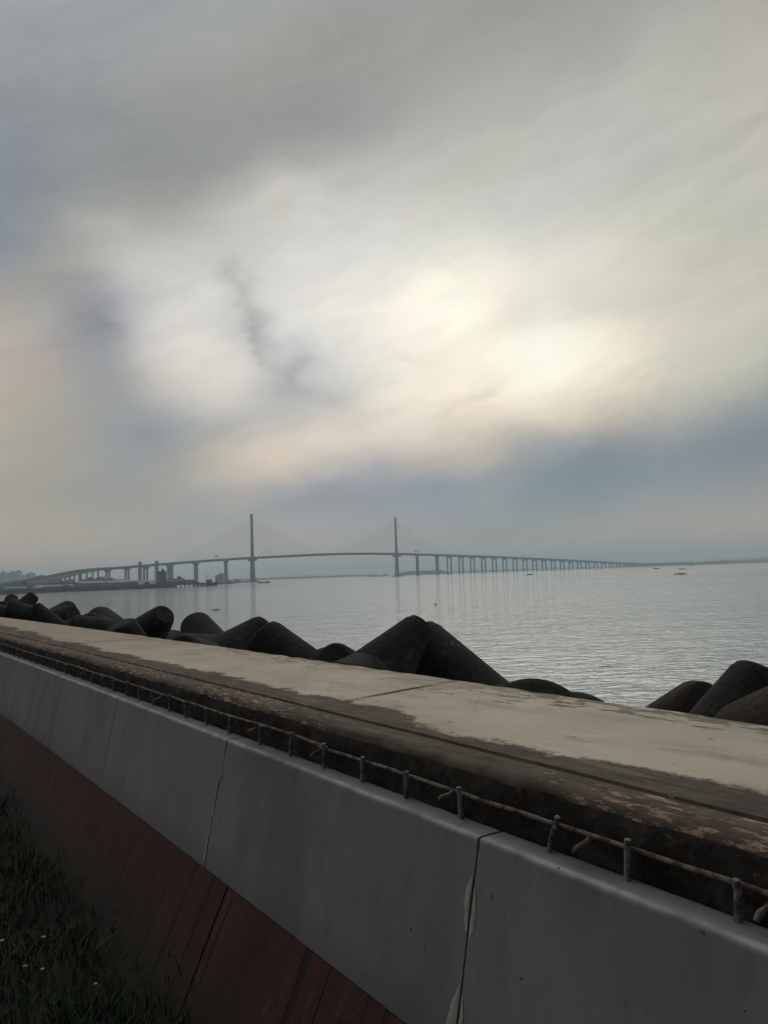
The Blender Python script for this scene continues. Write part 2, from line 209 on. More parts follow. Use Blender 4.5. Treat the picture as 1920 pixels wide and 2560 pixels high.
# ------------------------------------------------------------------ mesh helpers
class MB:
    def __init__(s): s.v = []; s.f = []; s.mi = []
    def add(s, vs, fs, mi=0):
        o = len(s.v); s.v += [tuple(p) for p in vs]; s.f += [tuple(i + o for i in f) for f in fs]; s.mi += [mi] * len(fs)
    def box(s, c, size, rz=0.0, top=1.0, mi=0):
        cx, cy, cz = c; sx, sy, sz = (t / 2 for t in size); ca, sa = math.cos(rz), math.sin(rz); vs = []
        for zz in (-1, 1):
            k = top if zz > 0 else 1.0
            for xx, yy in ((-1, -1), (1, -1), (1, 1), (-1, 1)):
                a, b = xx * sx * k, yy * sy * k
                vs.append((cx + a * ca - b * sa, cy + a * sa + b * ca, cz + zz * sz))
        s.add(vs, [(3, 2, 1, 0), (4, 5, 6, 7), (0, 1, 5, 4), (1, 2, 6, 5), (2, 3, 7, 6), (3, 0, 4, 7)], mi)
    def tube(s, pts, rad, seg=8, mi=0):
        pts = [Vector(p) for p in pts]; n = len(pts); rads = rad if isinstance(rad, (list, tuple)) else [rad] * n; vs = []
        for i, p in enumerate(pts):
            t = (pts[min(i + 1, n - 1)] - pts[max(i - 1, 0)]).normalized()
            h = Vector((0, 0, 1)) if abs(t.z) < 0.9 else Vector((1, 0, 0))
            a = h.cross(t).normalized(); b = t.cross(a)
            for k in range(seg):
                q = 2 * math.pi * k / seg
                vs.append(p + (a * math.cos(q) + b * math.sin(q)) * rads[i])
        fs = [(i * seg + k, i * seg + (k + 1) % seg, (i + 1) * seg + (k + 1) % seg, (i + 1) * seg + k) for i in range(n - 1) for k in range(seg)]
        fs += [tuple(reversed(range(seg))), tuple(range((n - 1) * seg, n * seg))]
        s.add(vs, fs, mi)
    def loft(s, rings, caps=True, mi=0):
        k = len(rings[0]); vs = [p for r in rings for p in r]
        fs = [(i * k + j, i * k + (j + 1) % k, (i + 1) * k + (j + 1) % k, (i + 1) * k + j) for i in range(len(rings) - 1) for j in range(k)]
        if caps: fs += [tuple(reversed(range(k))), tuple(range((len(rings) - 1) * k, len(rings) * k))]
        s.add(vs, fs, mi)
    def blob(s, c, r, jit, rn, mi=0, sz=0.8):
        bm = bmesh.new(); bmesh.ops.create_icosphere(bm, subdivisions=2, radius=1.0)
        o = Vector((rn.random() * 99, rn.random() * 99, 0))
        vs = []
        for v in bm.verts:
            k = 1 + jit * mnoise.noise(v.co * 1.7 + o)
            vs.append((c[0] + v.co.x * r * k, c[1] + v.co.y * r * k, c[2] + v.co.z * r * k * sz))
        fs = [[v.index for v in f.verts] for f in bm.faces]; bm.free(); s.add(vs, fs, mi)
    def build(s, name, mats, parent=None, smooth=False, fix=True, loc=None, rz=0.0):
        me = bpy.data.meshes.new(name); me.from_pydata(s.v, [], s.f)
        for m in (mats if isinstance(mats, (list, tuple)) else [mats]): me.materials.append(m)
        if any(s.mi): me.polygons.foreach_set('material_index', s.mi)
        if fix:
            bm = bmesh.new(); bm.from_mesh(me); bmesh.ops.recalc_face_normals(bm, faces=bm.faces); bm.to_mesh(me); bm.free()
        if smooth:
            me.polygons.foreach_set('use_smooth', [True] * len(me.polygons)); me.set_sharp_from_angle(angle=R(38))
        me.update()
        o = bpy.data.objects.new(name, me); COL.objects.link(o)
        if loc is not None: o.location = loc
        if rz: o.rotation_euler = (0, 0, rz)
        if parent: o.parent = parent
        return o
def tag(o, label=None, cat=None, group=None, kind=None):
    for k, v in (('label', label), ('category', cat), ('group', group), ('kind', kind)):
        if v: o[k] = v
    return o
def empty(name, loc, rz=0.0, **k):
    o = bpy.data.objects.new(name, None); COL.objects.link(o); o.location = loc; o.rotation_euler = (0, 0, rz)
    o.empty_display_size = 0.3
    return tag(o, **k)
def copy_tree(o, parent=None):
    c = o.copy(); COL.objects.link(c); c.parent = parent
    for ch in [q for q in bpy.data.objects if q.parent == o]: copy_tree(ch, c)
    return c
def sray(px, py):                               # direction through a point of the 1920 x 2560 photo
    return (FWD * 1923 + RIGHT * (px - 960) + UP * (1280 - py)).normalized()
def hor(px): return 1436 - (px - 960) * 0.0349
def at(px, py, depth):                          # surveyed point: bearing of (px,py) at a given distance north
    r = sray(px, py); return EYE + r * (depth / r.y)
def xy(px, depth): p = at(px, hor(px), depth); return p.x, p.y
def zat(px, py, depth): return at(px, py, depth).z

# ------------------------------------------------------------------ materials
def material(name):
    m = bpy.data.materials.new(name); m.use_nodes = True; return m, NT(m.node_tree)
def finish(N, col, rough=0.9, bump=None, dist=0.01, bstr=1.0, spec=0.3, **k):
    d = {'Base Color': col if isinstance(col, bpy.types.NodeSocket) else (*col, 1), 'Roughness': rough, 'Specular IOR Level': spec}
    if bump is not None:
        d['Normal'] = N.n('ShaderNodeBump', {'Height': bump, 'Distance': dist, 'Strength': bstr}).outputs[0]
    d.update(k)
    b = N.n('ShaderNodeBsdfPrincipled', d)
    N.n('ShaderNodeOutputMaterial', {0: b.outputs[0]})
def plain(name, c1, c2, scale=1.0, rough=0.85, detail=4, spec=0.3, stretch=(1, 1, 1), lo=0.35, hi=0.65):
    m, N = material(name); o = N.n('ShaderNodeTexCoord').outputs['Object']
    f = N.noise(N.scl(o, stretch), scale, detail)
    finish(N, N.mix(N.ss(f, lo, hi), c1, c2), rough, f, 0.004, 0.6, spec)
    return m
WALL_RZ = R(34.5253)                             # local x = seaward, local y = along the wall, z = height from the eye

def mat_coping():
    m, N = material('weathered_coping_concrete'); p = N.n('ShaderNodeTexCoord').outputs['Object']
    x, y, z = N.sep(p)
    n1 = N.noise(p, 1.6, 6); n2 = N.noise(N.scl(p, (1.0, 0.35, 1.0)), 5.0, 7, 0.62); n3 = N.noise(p, 38.0, 5, 0.6)
    beige = N.mix(N.ss(n1, 0.3, 0.7), (0.515, 0.465, 0.385), (0.44, 0.39, 0.315))
    beige = N.mix(N.m('MULTIPLY', N.ss(n2, 0.47, 0.72), 0.6), beige, (0.27, 0.225, 0.165))
    beige = N.mix(N.m('MULTIPLY', N.ss(n3, 0.58, 0.75), 0.35), beige, (0.25, 0.22, 0.18))
    # dirt streaks running along the wall, thick towards the sea edge
    st = N.noise(N.scl(p, (4.0, 1.1, 1.0)), 4.2, 8, 0.68)
    edge = N.ss(x, 2.45, 3.0)
    jd = N.m('ABSOLUTE', N.m('SUBTRACT', y, N.m('MULTIPLY_ADD', x, 0.17, 3.08)))
    jd2 = N.m('ABSOLUTE', N.m('SUBTRACT', y, 9.0))
    jst = N.ss(N.m('MINIMUM', jd, jd2), 0.9, 0.0)
    thr = N.m('ADD', N.m('MULTIPLY_ADD', edge, -0.2, 0.66), N.m('MULTIPLY', jst, -0.07))
    dirt = N.ss(N.m('SUBTRACT', st, thr), 0.0, 0.05)
    big = N.ss(N.noise(N.scl(p, (1, .5, 1)), 0.9, 3), 0.36, 0.6)
    dirt = N.m('MULTIPLY', dirt, N.m('MULTIPLY_ADD', big, 0.7, 0.3))
    jl = N.m('MULTIPLY', N.ss(N.m('MINIMUM', jd, jd2), 0.05, 0.012), N.ss(n2, .3, .55))
    beige = N.mix(N.m('MULTIPLY', jl, 0.75), beige, (0.075, 0.06, 0.045))
    beige = N.mix(N.m('MULTIPLY', dirt, 0.8), beige, (0.085, 0.07, 0.052))
    spots = N.ss(N.noise(N.scl(p, (1.6, .7, 1)), 17.0, 3, 0.7), 0.70, 0.74)
    beige = N.mix(N.m('MULTIPLY', spots, 0.7), beige, (0.09, 0.075, 0.06))
    crk = N.n('ShaderNodeTexVoronoi', {'Vector': N.v('ADD', p, N.v('SCALE', N.n('ShaderNodeTexNoise', {'Vector': p, 'Scale': 2.5, 'Detail': 5.0}).outputs[1], scale=0.5)), 'Scale': 0.55}, feature='DISTANCE_TO_EDGE').outputs[0]
    cm = N.m('MULTIPLY', N.ss(crk, 0.006, 0.001), N.ss(n2, 0.42, 0.5))
    beige = N.mix(N.m('MULTIPLY', cm, 0.2), beige, (0.07, 0.055, 0.04))
    # landward margin where the skin has gone brown with moss and old paint flakes off
    ny = N.noise(N.scl(p, (0.9, 0.55, 1.0)), 1.35, 7, 0.6); nf = N.noise(N.scl(p, (1.2, .6, 1)), 9.0, 6, 0.65)
    bv = N.m('ADD', N.m('MULTIPLY_ADD', ny, 0.62, 1.745), N.m('ADD', N.m('MULTIPLY', N.m('SUBTRACT', nf, 0.5), 0.22), N.m('MULTIPLY', N.m('SUBTRACT', n3, 0.5), 0.10)))
    beige = N.mix(N.m('MULTIPLY', N.ss(N.m('ADD', y, N.m('MULTIPLY', n1, 6.0)), 4.5, 15.0), 0.75), beige, (0.27, 0.225, 0.165))
    grit = N.ss(N.noise(N.scl(p, (1.5, .8, 1)), 55.0, 4, .65), 0.60, 0.68)
    beige = N.mix(N.m('MULTIPLY', grit, N.m('MULTIPLY', N.ss(n2, .42, .62), .55)), beige, (0.12, 0.10, 0.075))
    moss = N.m('MULTIPLY', N.ss(N.m('SUBTRACT', bv, x), -0.03, 0.035), N.ss(n2, 0.16, 0.34))
    mo = N.mix(N.ss(nf, 0.3, 0.7), (0.047, 0.037, 0.028), (0.100, 0.080, 0.056))
    mo = N.mix(N.m('MULTIPLY', N.ss(N.noise(p, 3.0, 5), 0.5, 0.7), 0.5), mo, (0.055, 0.052, 0.030))
    mo = N.mix(N.m('MULTIPLY', N.ss(N.noise(N.scl(p, (2.2, .3, 1)), 5.0, 6), 0.55, 0.7), 0.5), mo, (0.22, 0.175, 0.125))
    pn = N.noise(N.scl(p, (4.2, 1.0, 1.0)), 11.0, 8, 0.72)
    band = N.m('MULTIPLY', N.ss(x, 1.95, 1.86), N.ss(N.noise(N.scl(p, (1, .6, 1)), 1.1, 3), 0.34, 0.54))
    peel = N.ss(N.m('ADD', pn, N.m('MULTIPLY', band, 0.145)), 0.66, 0.69)
    mo = N.mix(N.m('MULTIPLY', peel, 0.85), mo, N.mix(N.ss(n3, .4, .6), (0.36, 0.255, 0.185), (0.26, 0.165, 0.125)))
    gr = N.noise(N.scl(p, (9.0, .55, 1)), 5.0, 7, .65)
    mo = N.mix(N.m('MULTIPLY', N.ss(gr, .5, .64), .65), mo, (0.030, 0.022, 0.018))
    mo = N.mix(N.m('MULTIPLY', N.ss(gr, .42, .32), .35), mo, (0.135, 0.095, 0.075))
    col = N.mix(moss, beige, mo)
    h = N.m('ADD', N.m('MULTIPLY', n3, 0.25), N.m('ADD', N.m('MULTIPLY', moss, -0.55), N.m('ADD', N.m('MULTIPLY', peel, 0.4), N.m('MULTIPLY', N.m('ADD', dirt, spots), -0.5))))
    h = N.m('ADD', h, N.m('MULTIPLY', nf, N.m('MULTIPLY', moss, 0.9)))
    finish(N, col, 0.88, h, 0.007, 1.0, 0.25)
    return m
def mat_mossface():
    m, N = material('algae_blackened_concrete'); p = N.n('ShaderNodeTexCoord').outputs['Object']
    a = N.noise(N.scl(p, (1, .8, 1)), 9.0, 8, 0.65); b = N.noise(p, 30.0, 6, 0.65); c = N.noise(N.scl(p, (1, .5, 1)), 2.2, 5)
    col = N.mix(N.ss(a, 0.35, 0.7), (0.022, 0.018, 0.015), (0.062, 0.053, 0.043))
    col = N.mix(N.m('MULTIPLY', N.ss(b, 0.56, 0.7), N.ss(c, 0.4, 0.65)), col, (0.16, 0.125, 0.095))
    col = N.mix(N.m('MULTIPLY', N.ss(c, 0.56, 0.72), 0.6), col, (0.085, 0.04, 0.034))
    finish(N, col, 0.95, N.m('ADD', a, N.m('MULTIPLY', b, 0.5)), 0.03, 1.0, 0.15)
    return m
def mat_panel():
    m, N = material('grey_cast_panel'); p = N.n('ShaderNodeTexCoord').outputs['Object']
    x, y, z = N.sep(p)
    s1 = N.noise(N.scl(p, (1, 1.0, 0.18)), 6.0, 6, 0.6); s2 = N.noise(p, 1.3, 5); s3 = N.noise(p, 60.0, 4); s4 = N.noise(N.scl(p, (1, 1, .35)), 2.4, 5)
    col = N.mix(N.ss(s2, 0.3, 0.7), (0.190, 0.188, 0.198), (0.218, 0.211, 0.206))
    col = N.mix(N.m('MULTIPLY', N.ss(s1, 0.46, 0.72), 0.42), col, (0.265, 0.255, 0.245))
    blot = N.noise(N.scl(p, (1, 1, .6)), 4.5, 7, .68)
    col = N.mix(N.m('MULTIPLY', N.ss(blot, 0.52, 0.66), 0.4), col, (0.255, 0.245, 0.235))
    col = N.mix(N.m('MULTIPLY', N.ss(blot, 0.44, 0.32), 0.4), col, (0.115, 0.113, 0.118))
    col = N.mix(N.m('MULTIPLY', N.ss(s4, 0.48, 0.66), 0.5), col, (0.125, 0.124, 0.130))
    col = N.mix(N.m('MULTIPLY', N.ss(s3, 0.6, 0.75), 0.3), col, (0.17, 0.17, 0.17))
    wear = N.m('MULTIPLY', N.ss(z, -0.834, -0.822), N.ss(N.m('ADD', x, N.m('MULTIPLY', y, N.m('MULTIPLY', y, .0009))), 1.625, 1.608))
    col = N.mix(N.m('MULTIPLY', N.m('MULTIPLY', wear, N.ss(s1, 0.3, 0.6)), 0.55), col, (0.46, 0.45, 0.43))
    pit = N.ss(N.noise(p, 26.0, 2, 0.5), 0.74, 0.77)
    col = N.mix(N.m('MULTIPLY', pit, 0.8), col, (0.06, 0.06, 0.06))
    rise = N.m('MULTIPLY', N.ss(N.m('ADD', z, N.m('MULTIPLY', N.m('SUBTRACT', s4, .5), .22)), -1.27, -1.40), 0.3)
    col = N.mix(rise, col, (0.16, 0.135, 0.12))
    rn = N.noise(N.scl(p, (1, 1.0, .10)), 14.0, 6, .7)
    col = N.mix(N.m('MULTIPLY', N.m('MULTIPLY', N.ss(rn, .58, .70), N.ss(s4, .42, .6)), .55), col, (0.10, 0.095, 0.092))
    col = N.mix(N.m('MULTIPLY', N.m('MULTIPLY', N.ss(rn, .40, .30), N.ss(s2, .45, .6)), .4), col, (0.29, 0.275, 0.25))
    finish(N, col, 0.82, N.m('ADD', N.m('MULTIPLY', s3, 0.3), N.m('SUBTRACT', N.m('MULTIPLY', s1, .6), pit)), 0.004, 0.7, 0.3)
    return m
def mat_maroon():
    m, N = material('maroon_painted_base'); p = N.n('ShaderNodeTexCoord').outputs['Object']
    x, y, z = N.sep(p)
    st = N.noise(N.scl(p, (.25, 1.0, .1)), 9.0, 5, 0.6); s2 = N.noise(N.scl(p, (.5, 1.0, .3)), 3.0, 6, 0.6); s3 = N.noise(p, 30.0, 5, .6)
    col = N.mix(N.ss(s2, 0.3, 0.7), (0.050, 0.019, 0.017), (0.068, 0.026, 0.023))
    col = N.mix(N.m('MULTIPLY', N.ss(st, 0.55, 0.68), 0.6), col, (0.072, 0.043, 0.037))
    near = N.ss(N.m('ADD', y, N.m('MULTIPLY', s2, 2.0)), 6.6, 4.6)
    lines = N.m('MULTIPLY', N.ss(N.noise(N.scl(p, (.05, 1.0, .04)), 13.0, 3, .55, .1), 0.41, 0.36), near)
    col = N.mix(N.m('MULTIPLY', lines, 0.85), col, (0.018, 0.013, 0.012))
    col = N.mix(N.m('MULTIPLY', N.ss(s3, .58, .72), .4), col, (0.04, 0.028, 0.024))
    wn = N.noise(p, 4.0, 7, .68)
    col = N.mix(N.m('MULTIPLY', N.ss(wn, .48, .62), .6), col, (0.032, 0.015, 0.013))
    col = N.mix(N.m('MULTIPLY', N.ss(N.noise(N.scl(p, (.6, 1, .5)), 11.0, 7, .7), .60, .68), .5), col, (0.10, 0.075, 0.065))
    low = N.ss(N.m('ADD', z, N.m('MULTIPLY', N.m('SUBTRACT', s2, .5), .3)), -1.62, -1.86)
    col = N.mix(N.m('MULTIPLY', low, 0.7), col, (0.018, 0.020, 0.013))
    finish(N, col, 0.85, N.m('SUBTRACT', N.m('ADD', N.m('MULTIPLY', s3, .35), N.m('MULTIPLY', st, .5)), N.m('MULTIPLY', lines, .8)), 0.008, 1.0, 0.25)
    return m
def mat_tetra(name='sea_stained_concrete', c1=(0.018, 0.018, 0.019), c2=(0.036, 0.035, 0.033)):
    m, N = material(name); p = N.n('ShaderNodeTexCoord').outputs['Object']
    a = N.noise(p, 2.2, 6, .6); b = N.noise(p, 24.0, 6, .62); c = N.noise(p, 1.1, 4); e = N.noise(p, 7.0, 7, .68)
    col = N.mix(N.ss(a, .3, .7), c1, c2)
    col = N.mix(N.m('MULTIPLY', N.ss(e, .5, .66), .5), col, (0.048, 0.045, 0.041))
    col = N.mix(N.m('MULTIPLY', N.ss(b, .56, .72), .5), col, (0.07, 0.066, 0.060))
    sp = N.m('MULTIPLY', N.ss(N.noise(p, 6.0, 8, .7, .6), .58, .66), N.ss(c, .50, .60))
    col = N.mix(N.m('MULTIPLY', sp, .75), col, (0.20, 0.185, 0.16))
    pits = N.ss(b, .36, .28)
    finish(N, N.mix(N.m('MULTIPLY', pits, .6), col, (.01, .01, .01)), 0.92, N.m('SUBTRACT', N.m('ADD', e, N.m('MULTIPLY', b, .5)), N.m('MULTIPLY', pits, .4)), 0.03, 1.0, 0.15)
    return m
def mat_water():
    m, N = material('rippled_sea_water'); p = N.n('ShaderNodeTexCoord').outputs['Object']
    x, y, z = N.sep(p)
    # ripples run with the breeze: longer across the view than along it
    pr = N.n('ShaderNodeVectorRotate', {'Vector': p, 'Angle': R(-6)}, rotation_type='Z_AXIS').outputs[0]
    a = N.noise(N.scl(pr, (0.55, 1.0, 1.0)), 0.95, 3, .5, .9)
    b = N.noise(N.scl(pr, (0.5, 1.0, 1.0)), 2.9, 2, .5)
    c = N.noise(N.scl(pr, (0.6, 1.0, 1.0)), 0.16, 2, .5)
    h = N.m('ADD', N.m('MULTIPLY', a, 1.0), N.m('ADD', N.m('MULTIPLY', b, 0.15), N.m('MULTIPLY', c, 1.0)))
    # calm slicks and wind patches
    pat = N.noise(N.scl(pr, (0.3, 1.0, 1.0)), 0.010, 4, .55); pat2 = N.noise(N.scl(pr, (0.15, 1.0, 1.0)), 0.045, 4, .55)
    dist = N.m('ADD', y, N.m('MULTIPLY', x, -0.1))
    dist = N.m('MULTIPLY', dist, N.m('MULTIPLY_ADD', pat, 0.8, 0.6))
    near = N.ss(dist, 60.0, 220.0, 0.74, 0.80)
    far = N.ss(dist, 400.0, 560.0, 0.0, 1.2)
    s = N.m('MULTIPLY', N.m('ADD', near, far), N.ss(N.m('ADD', N.m('MULTIPLY', pat, .45), N.m('MULTIPLY', pat2, .55)), .36, .62, .55, 1.2))
    left = N.ss(N.m('ADD', x, N.m('MULTIPLY', y, 0.12)), -80.0, 20.0, 2.3, 1.0)
    s = N.m('MULTIPLY', s, left)
    bp = N.n('ShaderNodeBump', {'Height': h, 'Distance': 0.30, 'Strength': s}).outputs[0]
    b_ = N.n('ShaderNodeBsdfPrincipled', {'Base Color': (0.028, 0.064, 0.086, 1), 'Roughness': 0.08, 'IOR': 1.9, 'Normal': bp})
    N.n('ShaderNodeOutputMaterial', {0: b_.outputs[0]})
    return m
M = dict(
    coping=mat_coping(), face=mat_mossface(), panel=mat_panel(), maroon=mat_maroon(), tetra=mat_tetra(), tetra_brown=mat_tetra('brown_stained_concrete', (0.026, 0.020, 0.016), (0.046, 0.036, 0.028)), water=mat_water(),
    rebar=plain('flaking_grey_rebar', (0.09, 0.078, 0.07), (0.21, 0.20, 0.195), 38, .8, 6, lo=.4, hi=.56),
    rust=plain('rusty_rebar', (0.07, 0.045, 0.034), (0.17, 0.15, 0.135), 26, .85, 7, lo=.4, hi=.58),
    mortar=plain('pale_joint_mortar', (0.42, 0.40, 0.37), (0.34, 0.31, 0.27), 12, .9, 6),
    soil=plain('dark_soil', (0.008, 0.010, 0.006), (0.020, 0.020, 0.012), 5, .95, 6),
    rock=plain('dark_rubble', (0.03, 0.03, 0.03), (0.06, 0.056, 0.05), 1.2, .95, 6),
    grass=plain('grass_blades', (0.013, 0.030, 0.012), (0.027, 0.046, 0.018), 2.5, .7, 3),
    straw=plain('dry_stalks', (0.16, 0.12, 0.06), (0.10, 0.085, 0.04), 6, .8, 2),
    white=plain('white_petals', (0.75, 0.75, 0.72), (0.65, 0.65, 0.6), 30, .7, 2),
    orange=plain('orange_petals', (0.75, 0.30, 0.03), (0.65, 0.22, 0.02), 30, .7, 2),
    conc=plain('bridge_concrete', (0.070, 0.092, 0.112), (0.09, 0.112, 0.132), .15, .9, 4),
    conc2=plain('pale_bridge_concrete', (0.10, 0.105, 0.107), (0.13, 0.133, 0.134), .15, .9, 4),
    cable=plain('stay_cable_sheath', (0.10, 0.11, 0.12), (0.12, 0.13, 0.14), .2, .6),
    steel=plain('painted_grey_steel', (0.07, 0.08, 0.085), (0.11, 0.12, 0.125), .5, .6),
    brown=plain('rust_brown_steel', (0.14, 0.095, 0.07), (0.19, 0.14, 0.11), .3, .8),
    dark=plain('dark_port_concrete', (0.035, 0.042, 0.048), (0.06, 0.066, 0.07), .3, .9),
    hull=plain('dark_hull_paint', (0.02, 0.025, 0.03), (0.035, 0.038, 0.042), .6, .6),
    navy=plain('navy_cladding', (0.03, 0.04, 0.055), (0.045, 0.055, 0.07), .4, .7),
    wht=plain('white_vehicle_paint', (0.8, 0.8, 0.78), (0.72, 0.72, 0.7), .5, .4),
    glass=plain('dark_window_glass', (0.02, 0.025, 0.03), (0.03, 0.035, 0.04), .5, .15, spec=.6),
    grey=plain('grey_render_wall', (0.14, 0.145, 0.15), (0.19, 0.19, 0.19), .15, .9),
    roof=plain('grey_sheet_roof', (0.16, 0.17, 0.17), (0.22, 0.22, 0.21), .2, .7, stretch=(1, 6, 1)),
    leaf=plain('far_mangrove_leaves', (0.030, 0.042, 0.026), (0.055, 0.068, 0.038), .12, .9, 5),
    mud=plain('shore_mud', (0.07, 0.065, 0.055), (0.10, 0.09, 0.075), .05, .9),
    hill=plain('forested_hill', (0.04, 0.055, 0.035), (0.06, 0.07, 0.045), .01, .9),
    wood=plain('weathered_boat_wood', (0.05, 0.045, 0.04), (0.09, 0.08, 0.065), 1.5, .8),
    skin=plain('tanned_skin', (0.16, 0.09, 0.06), (0.18, 0.10, 0.07), 3, .6),
    cloth=plain('dark_shirt', (0.04, 0.05, 0.07), (0.05, 0.06, 0.08), 5, .9),
)

# ------------------------------------------------------------------ sea, haze, ground
mb = MB(); mb.add([(-7000, -60, 0), (8000, -60, 0), (8000, 10500, 0), (-7000, 10500, 0)], [(0, 1, 2, 3)])
sea = tag(mb.build('sea', M['water'], fix=False), kind='structure')
mz, N = material('sea_haze')
vol = N.n('ShaderNodeVolumePrincipled', {'Color': (0.76, 0.91, 1.0, 1), 'Density': 0.00030, 'Anisotropy': 0.15})
N.n('ShaderNodeOutputMaterial', {1: vol.outputs[0]})
mb = MB(); mb.box((500, 5200, 74.0), (15200, 10800, 150.0))
tag(mb.build('haze', mz), kind='stuff')

# ------------------------------------------------------------------ wall frame
def bend(u): return 0.1 * (max(u, 0) / 10.5) ** 2
def wobj(mb, name, mats, parent=None, smooth=False):
    """vertices are (v,u,z) in the wall frame, origin at the eye"""
    o = mb.build(name, mats, parent, smooth)
    if parent is None: o.location = EYE; o.rotation_euler = (0, 0, WALL_RZ)
    return o
def wempty(name, **k): return empty(name, EYE, WALL_RZ, **k)
def nz(*a): return mnoise.noise(Vector(a))
def frange(a, b, st):
    n = max(1, int(round(abs(b - a) / st))); return [a + (b - a) * i / n for i in range(n + 1)]

# sea wall: cast coping slabs end to end
seawall = wempty('seawall', label='low concrete sea wall with a broad weathered beige top and a black mossy side', cat='sea wall')
joints = [-4.0, -2.0, 3.5, 9.0, 14.5, 20.0, 25.5, 31.0]
def coping(a, b, i):
    PV = [(3.0, -2.2, 1), (3.0, -1.2, 1), (3.0, -0.70, 1), (2.996, -0.668, 0), (2.985, -0.650, 0), (2.955, -0.641, 0), (2.90, -0.64, 0), (2.6, -0.64, 0), (2.3, -0.64, 0), (2.05, -0.641, 0),
          (1.93, -0.643, 0), (1.899, -0.644, 0), (1.893, -0.656, 0), (1.882, -0.657, 0), (1.876, -0.648, 0), (1.82, -0.649, 0), (1.765, -0.652, 0), (1.742, -0.660, 0),
          (1.729, -0.676, 1), (1.722, -0.70, 1), (1.718, -0.735, 1), (1.716, -0.78, 1), (1.715, -0.85, 1), (1.714, -1.0, 1), (1.714, -2.2, 1)]
    us = frange(a, b, 0.035 if b < 10 else 0.09)
    mb = MB(); k = len(PV); vs = []
    for iu, u in enumerate(us):
        e = 0.0
        for v, z, _ in PV:
            uu = u
            if iu in (0, len(us) - 1):
                sgn = 1 if iu == 0 else -1
                j = a if iu == 0 else b
                uu = u + sgn * (0.010 + 0.007 * abs(nz(v * 9, j * 3.1, 1.0)) + 0.020 * max(0, nz(v * 3.3, j, 4.0)))
            skew = 0.17 * (v - 2.45) if (iu == 0 and abs(a - 3.5) < .01) or (iu == len(us) - 1 and abs(b - 3.5) < .01) else 0
            jt = nz(u * 7.0, z * 9.0, v * 5.0); jt2 = nz(u * 1.9, 3.3, 0)
            land = v < 1.78; sea_ = v > 2.94
            dv = dz = 0.0
            if land: dv = 0.010 * jt + 0.012 * jt2 + (0.012 * nz(u * 19, z * 23, 7) if z < -.655 else 0); dz = 0.006 * jt if z > -0.72 else 0
            elif sea_: dv = 0.007 * jt + 0.006 * jt2; dz = 0.004 * jt if z > -.7 else 0
            else: dz = 0.0022 * nz(u * 2.2, v * 2.2, 0)
            if z < -1.1: dv = dz = 0
            if land and z < -.75: dv = min(dv, 0.012)
            vs.append((v + dv - bend(u), uu + skew, z + dz))
    fs, mi = [], []
    for i_ in range(len(us) - 1):
        for j in range(k - 1):
            fs.append((i_ * k + j, i_ * k + j + 1, (i_ + 1) * k + j + 1, (i_ + 1) * k + j)); mi.append(1 if PV[j][2] and PV[j + 1][2] else 0)
    fs += [tuple(range(k)), tuple(reversed(range((len(us) - 1) * k, len(us) * k)))]; mi += [1, 1]
    o_ = len(mb.v); mb.v += vs; mb.f += fs; mb.mi += mi
    return wobj(mb, 'coping_slab', [M['coping'], M['face']], seawall, True)
for i in range(len(joints) - 1): coping(joints[i], joints[i + 1], i)

# grey parapet of cast panels leaning on the sea wall, on a maroon painted base
parapet = wempty('parapet_wall', label='grey concrete parapet of leaning cast panels on a dark maroon base', cat='retaining wall')
PJ0, PSP = 1.864, 1.93
PP = [(1.70, -1.42), (1.70, -1.0), (1.70, -0.835), (1.699, -0.822), (1.694, -0.8185), (1.68, -0.8175), (1.66, -0.817), (1.64, -0.8165), (1.62, -0.8165), (1.608, -0.8167), (1.602, -0.8172), (1.5985, -0.8187), (1.5962, -0.8215), (1.5948, -0.826), (1.593, -0.836), (1.586, -0.87), (1.565, -0.965), (1.53, -1.115), (1.495, -1.275), (1.466, -1.405), (1.466, -1.42)]
def panel(a, b):
    us = frange(a, b, 0.06); mb = MB(); rings = []
    for iu, u in enumerate(us):
        r = []
        for v, z in PP:
            f = nz(u * 3.0, z * 3.0, v); e = nz(u * 16, z * 16, 2)
            top = z > -0.86
            uu = u
            if iu in (0, len(us) - 1): uu = u + (1 if iu == 0 else -1) * (0.003 + 0.003 * abs(nz(z * 12, a, iu)) + (0.004 if top else 0))
            r.append((v + 0.0012 * f + (0.0022 * e if top else 0) - bend(u), uu, z + (0.0016 * e if top else 0)))
        rings.append(r)
    mb.loft(rings)
    return wobj(mb, 'wall_panel', M['panel'], parapet, True)
pan = {}
for k in range(-3, 14): pan[k] = panel(PJ0 + PSP * k, PJ0 + PSP * (k + 1))
def face_pt(u, t, off):                       # t: 0 top .. 1 bottom of the panel face
    v = 1.594 + (1.466 - 1.594) * t; z = -0.830 + (-1.405 + 0.830) * t
    return (v - off * 0.977 - bend(u), u, z + off * 0.21)
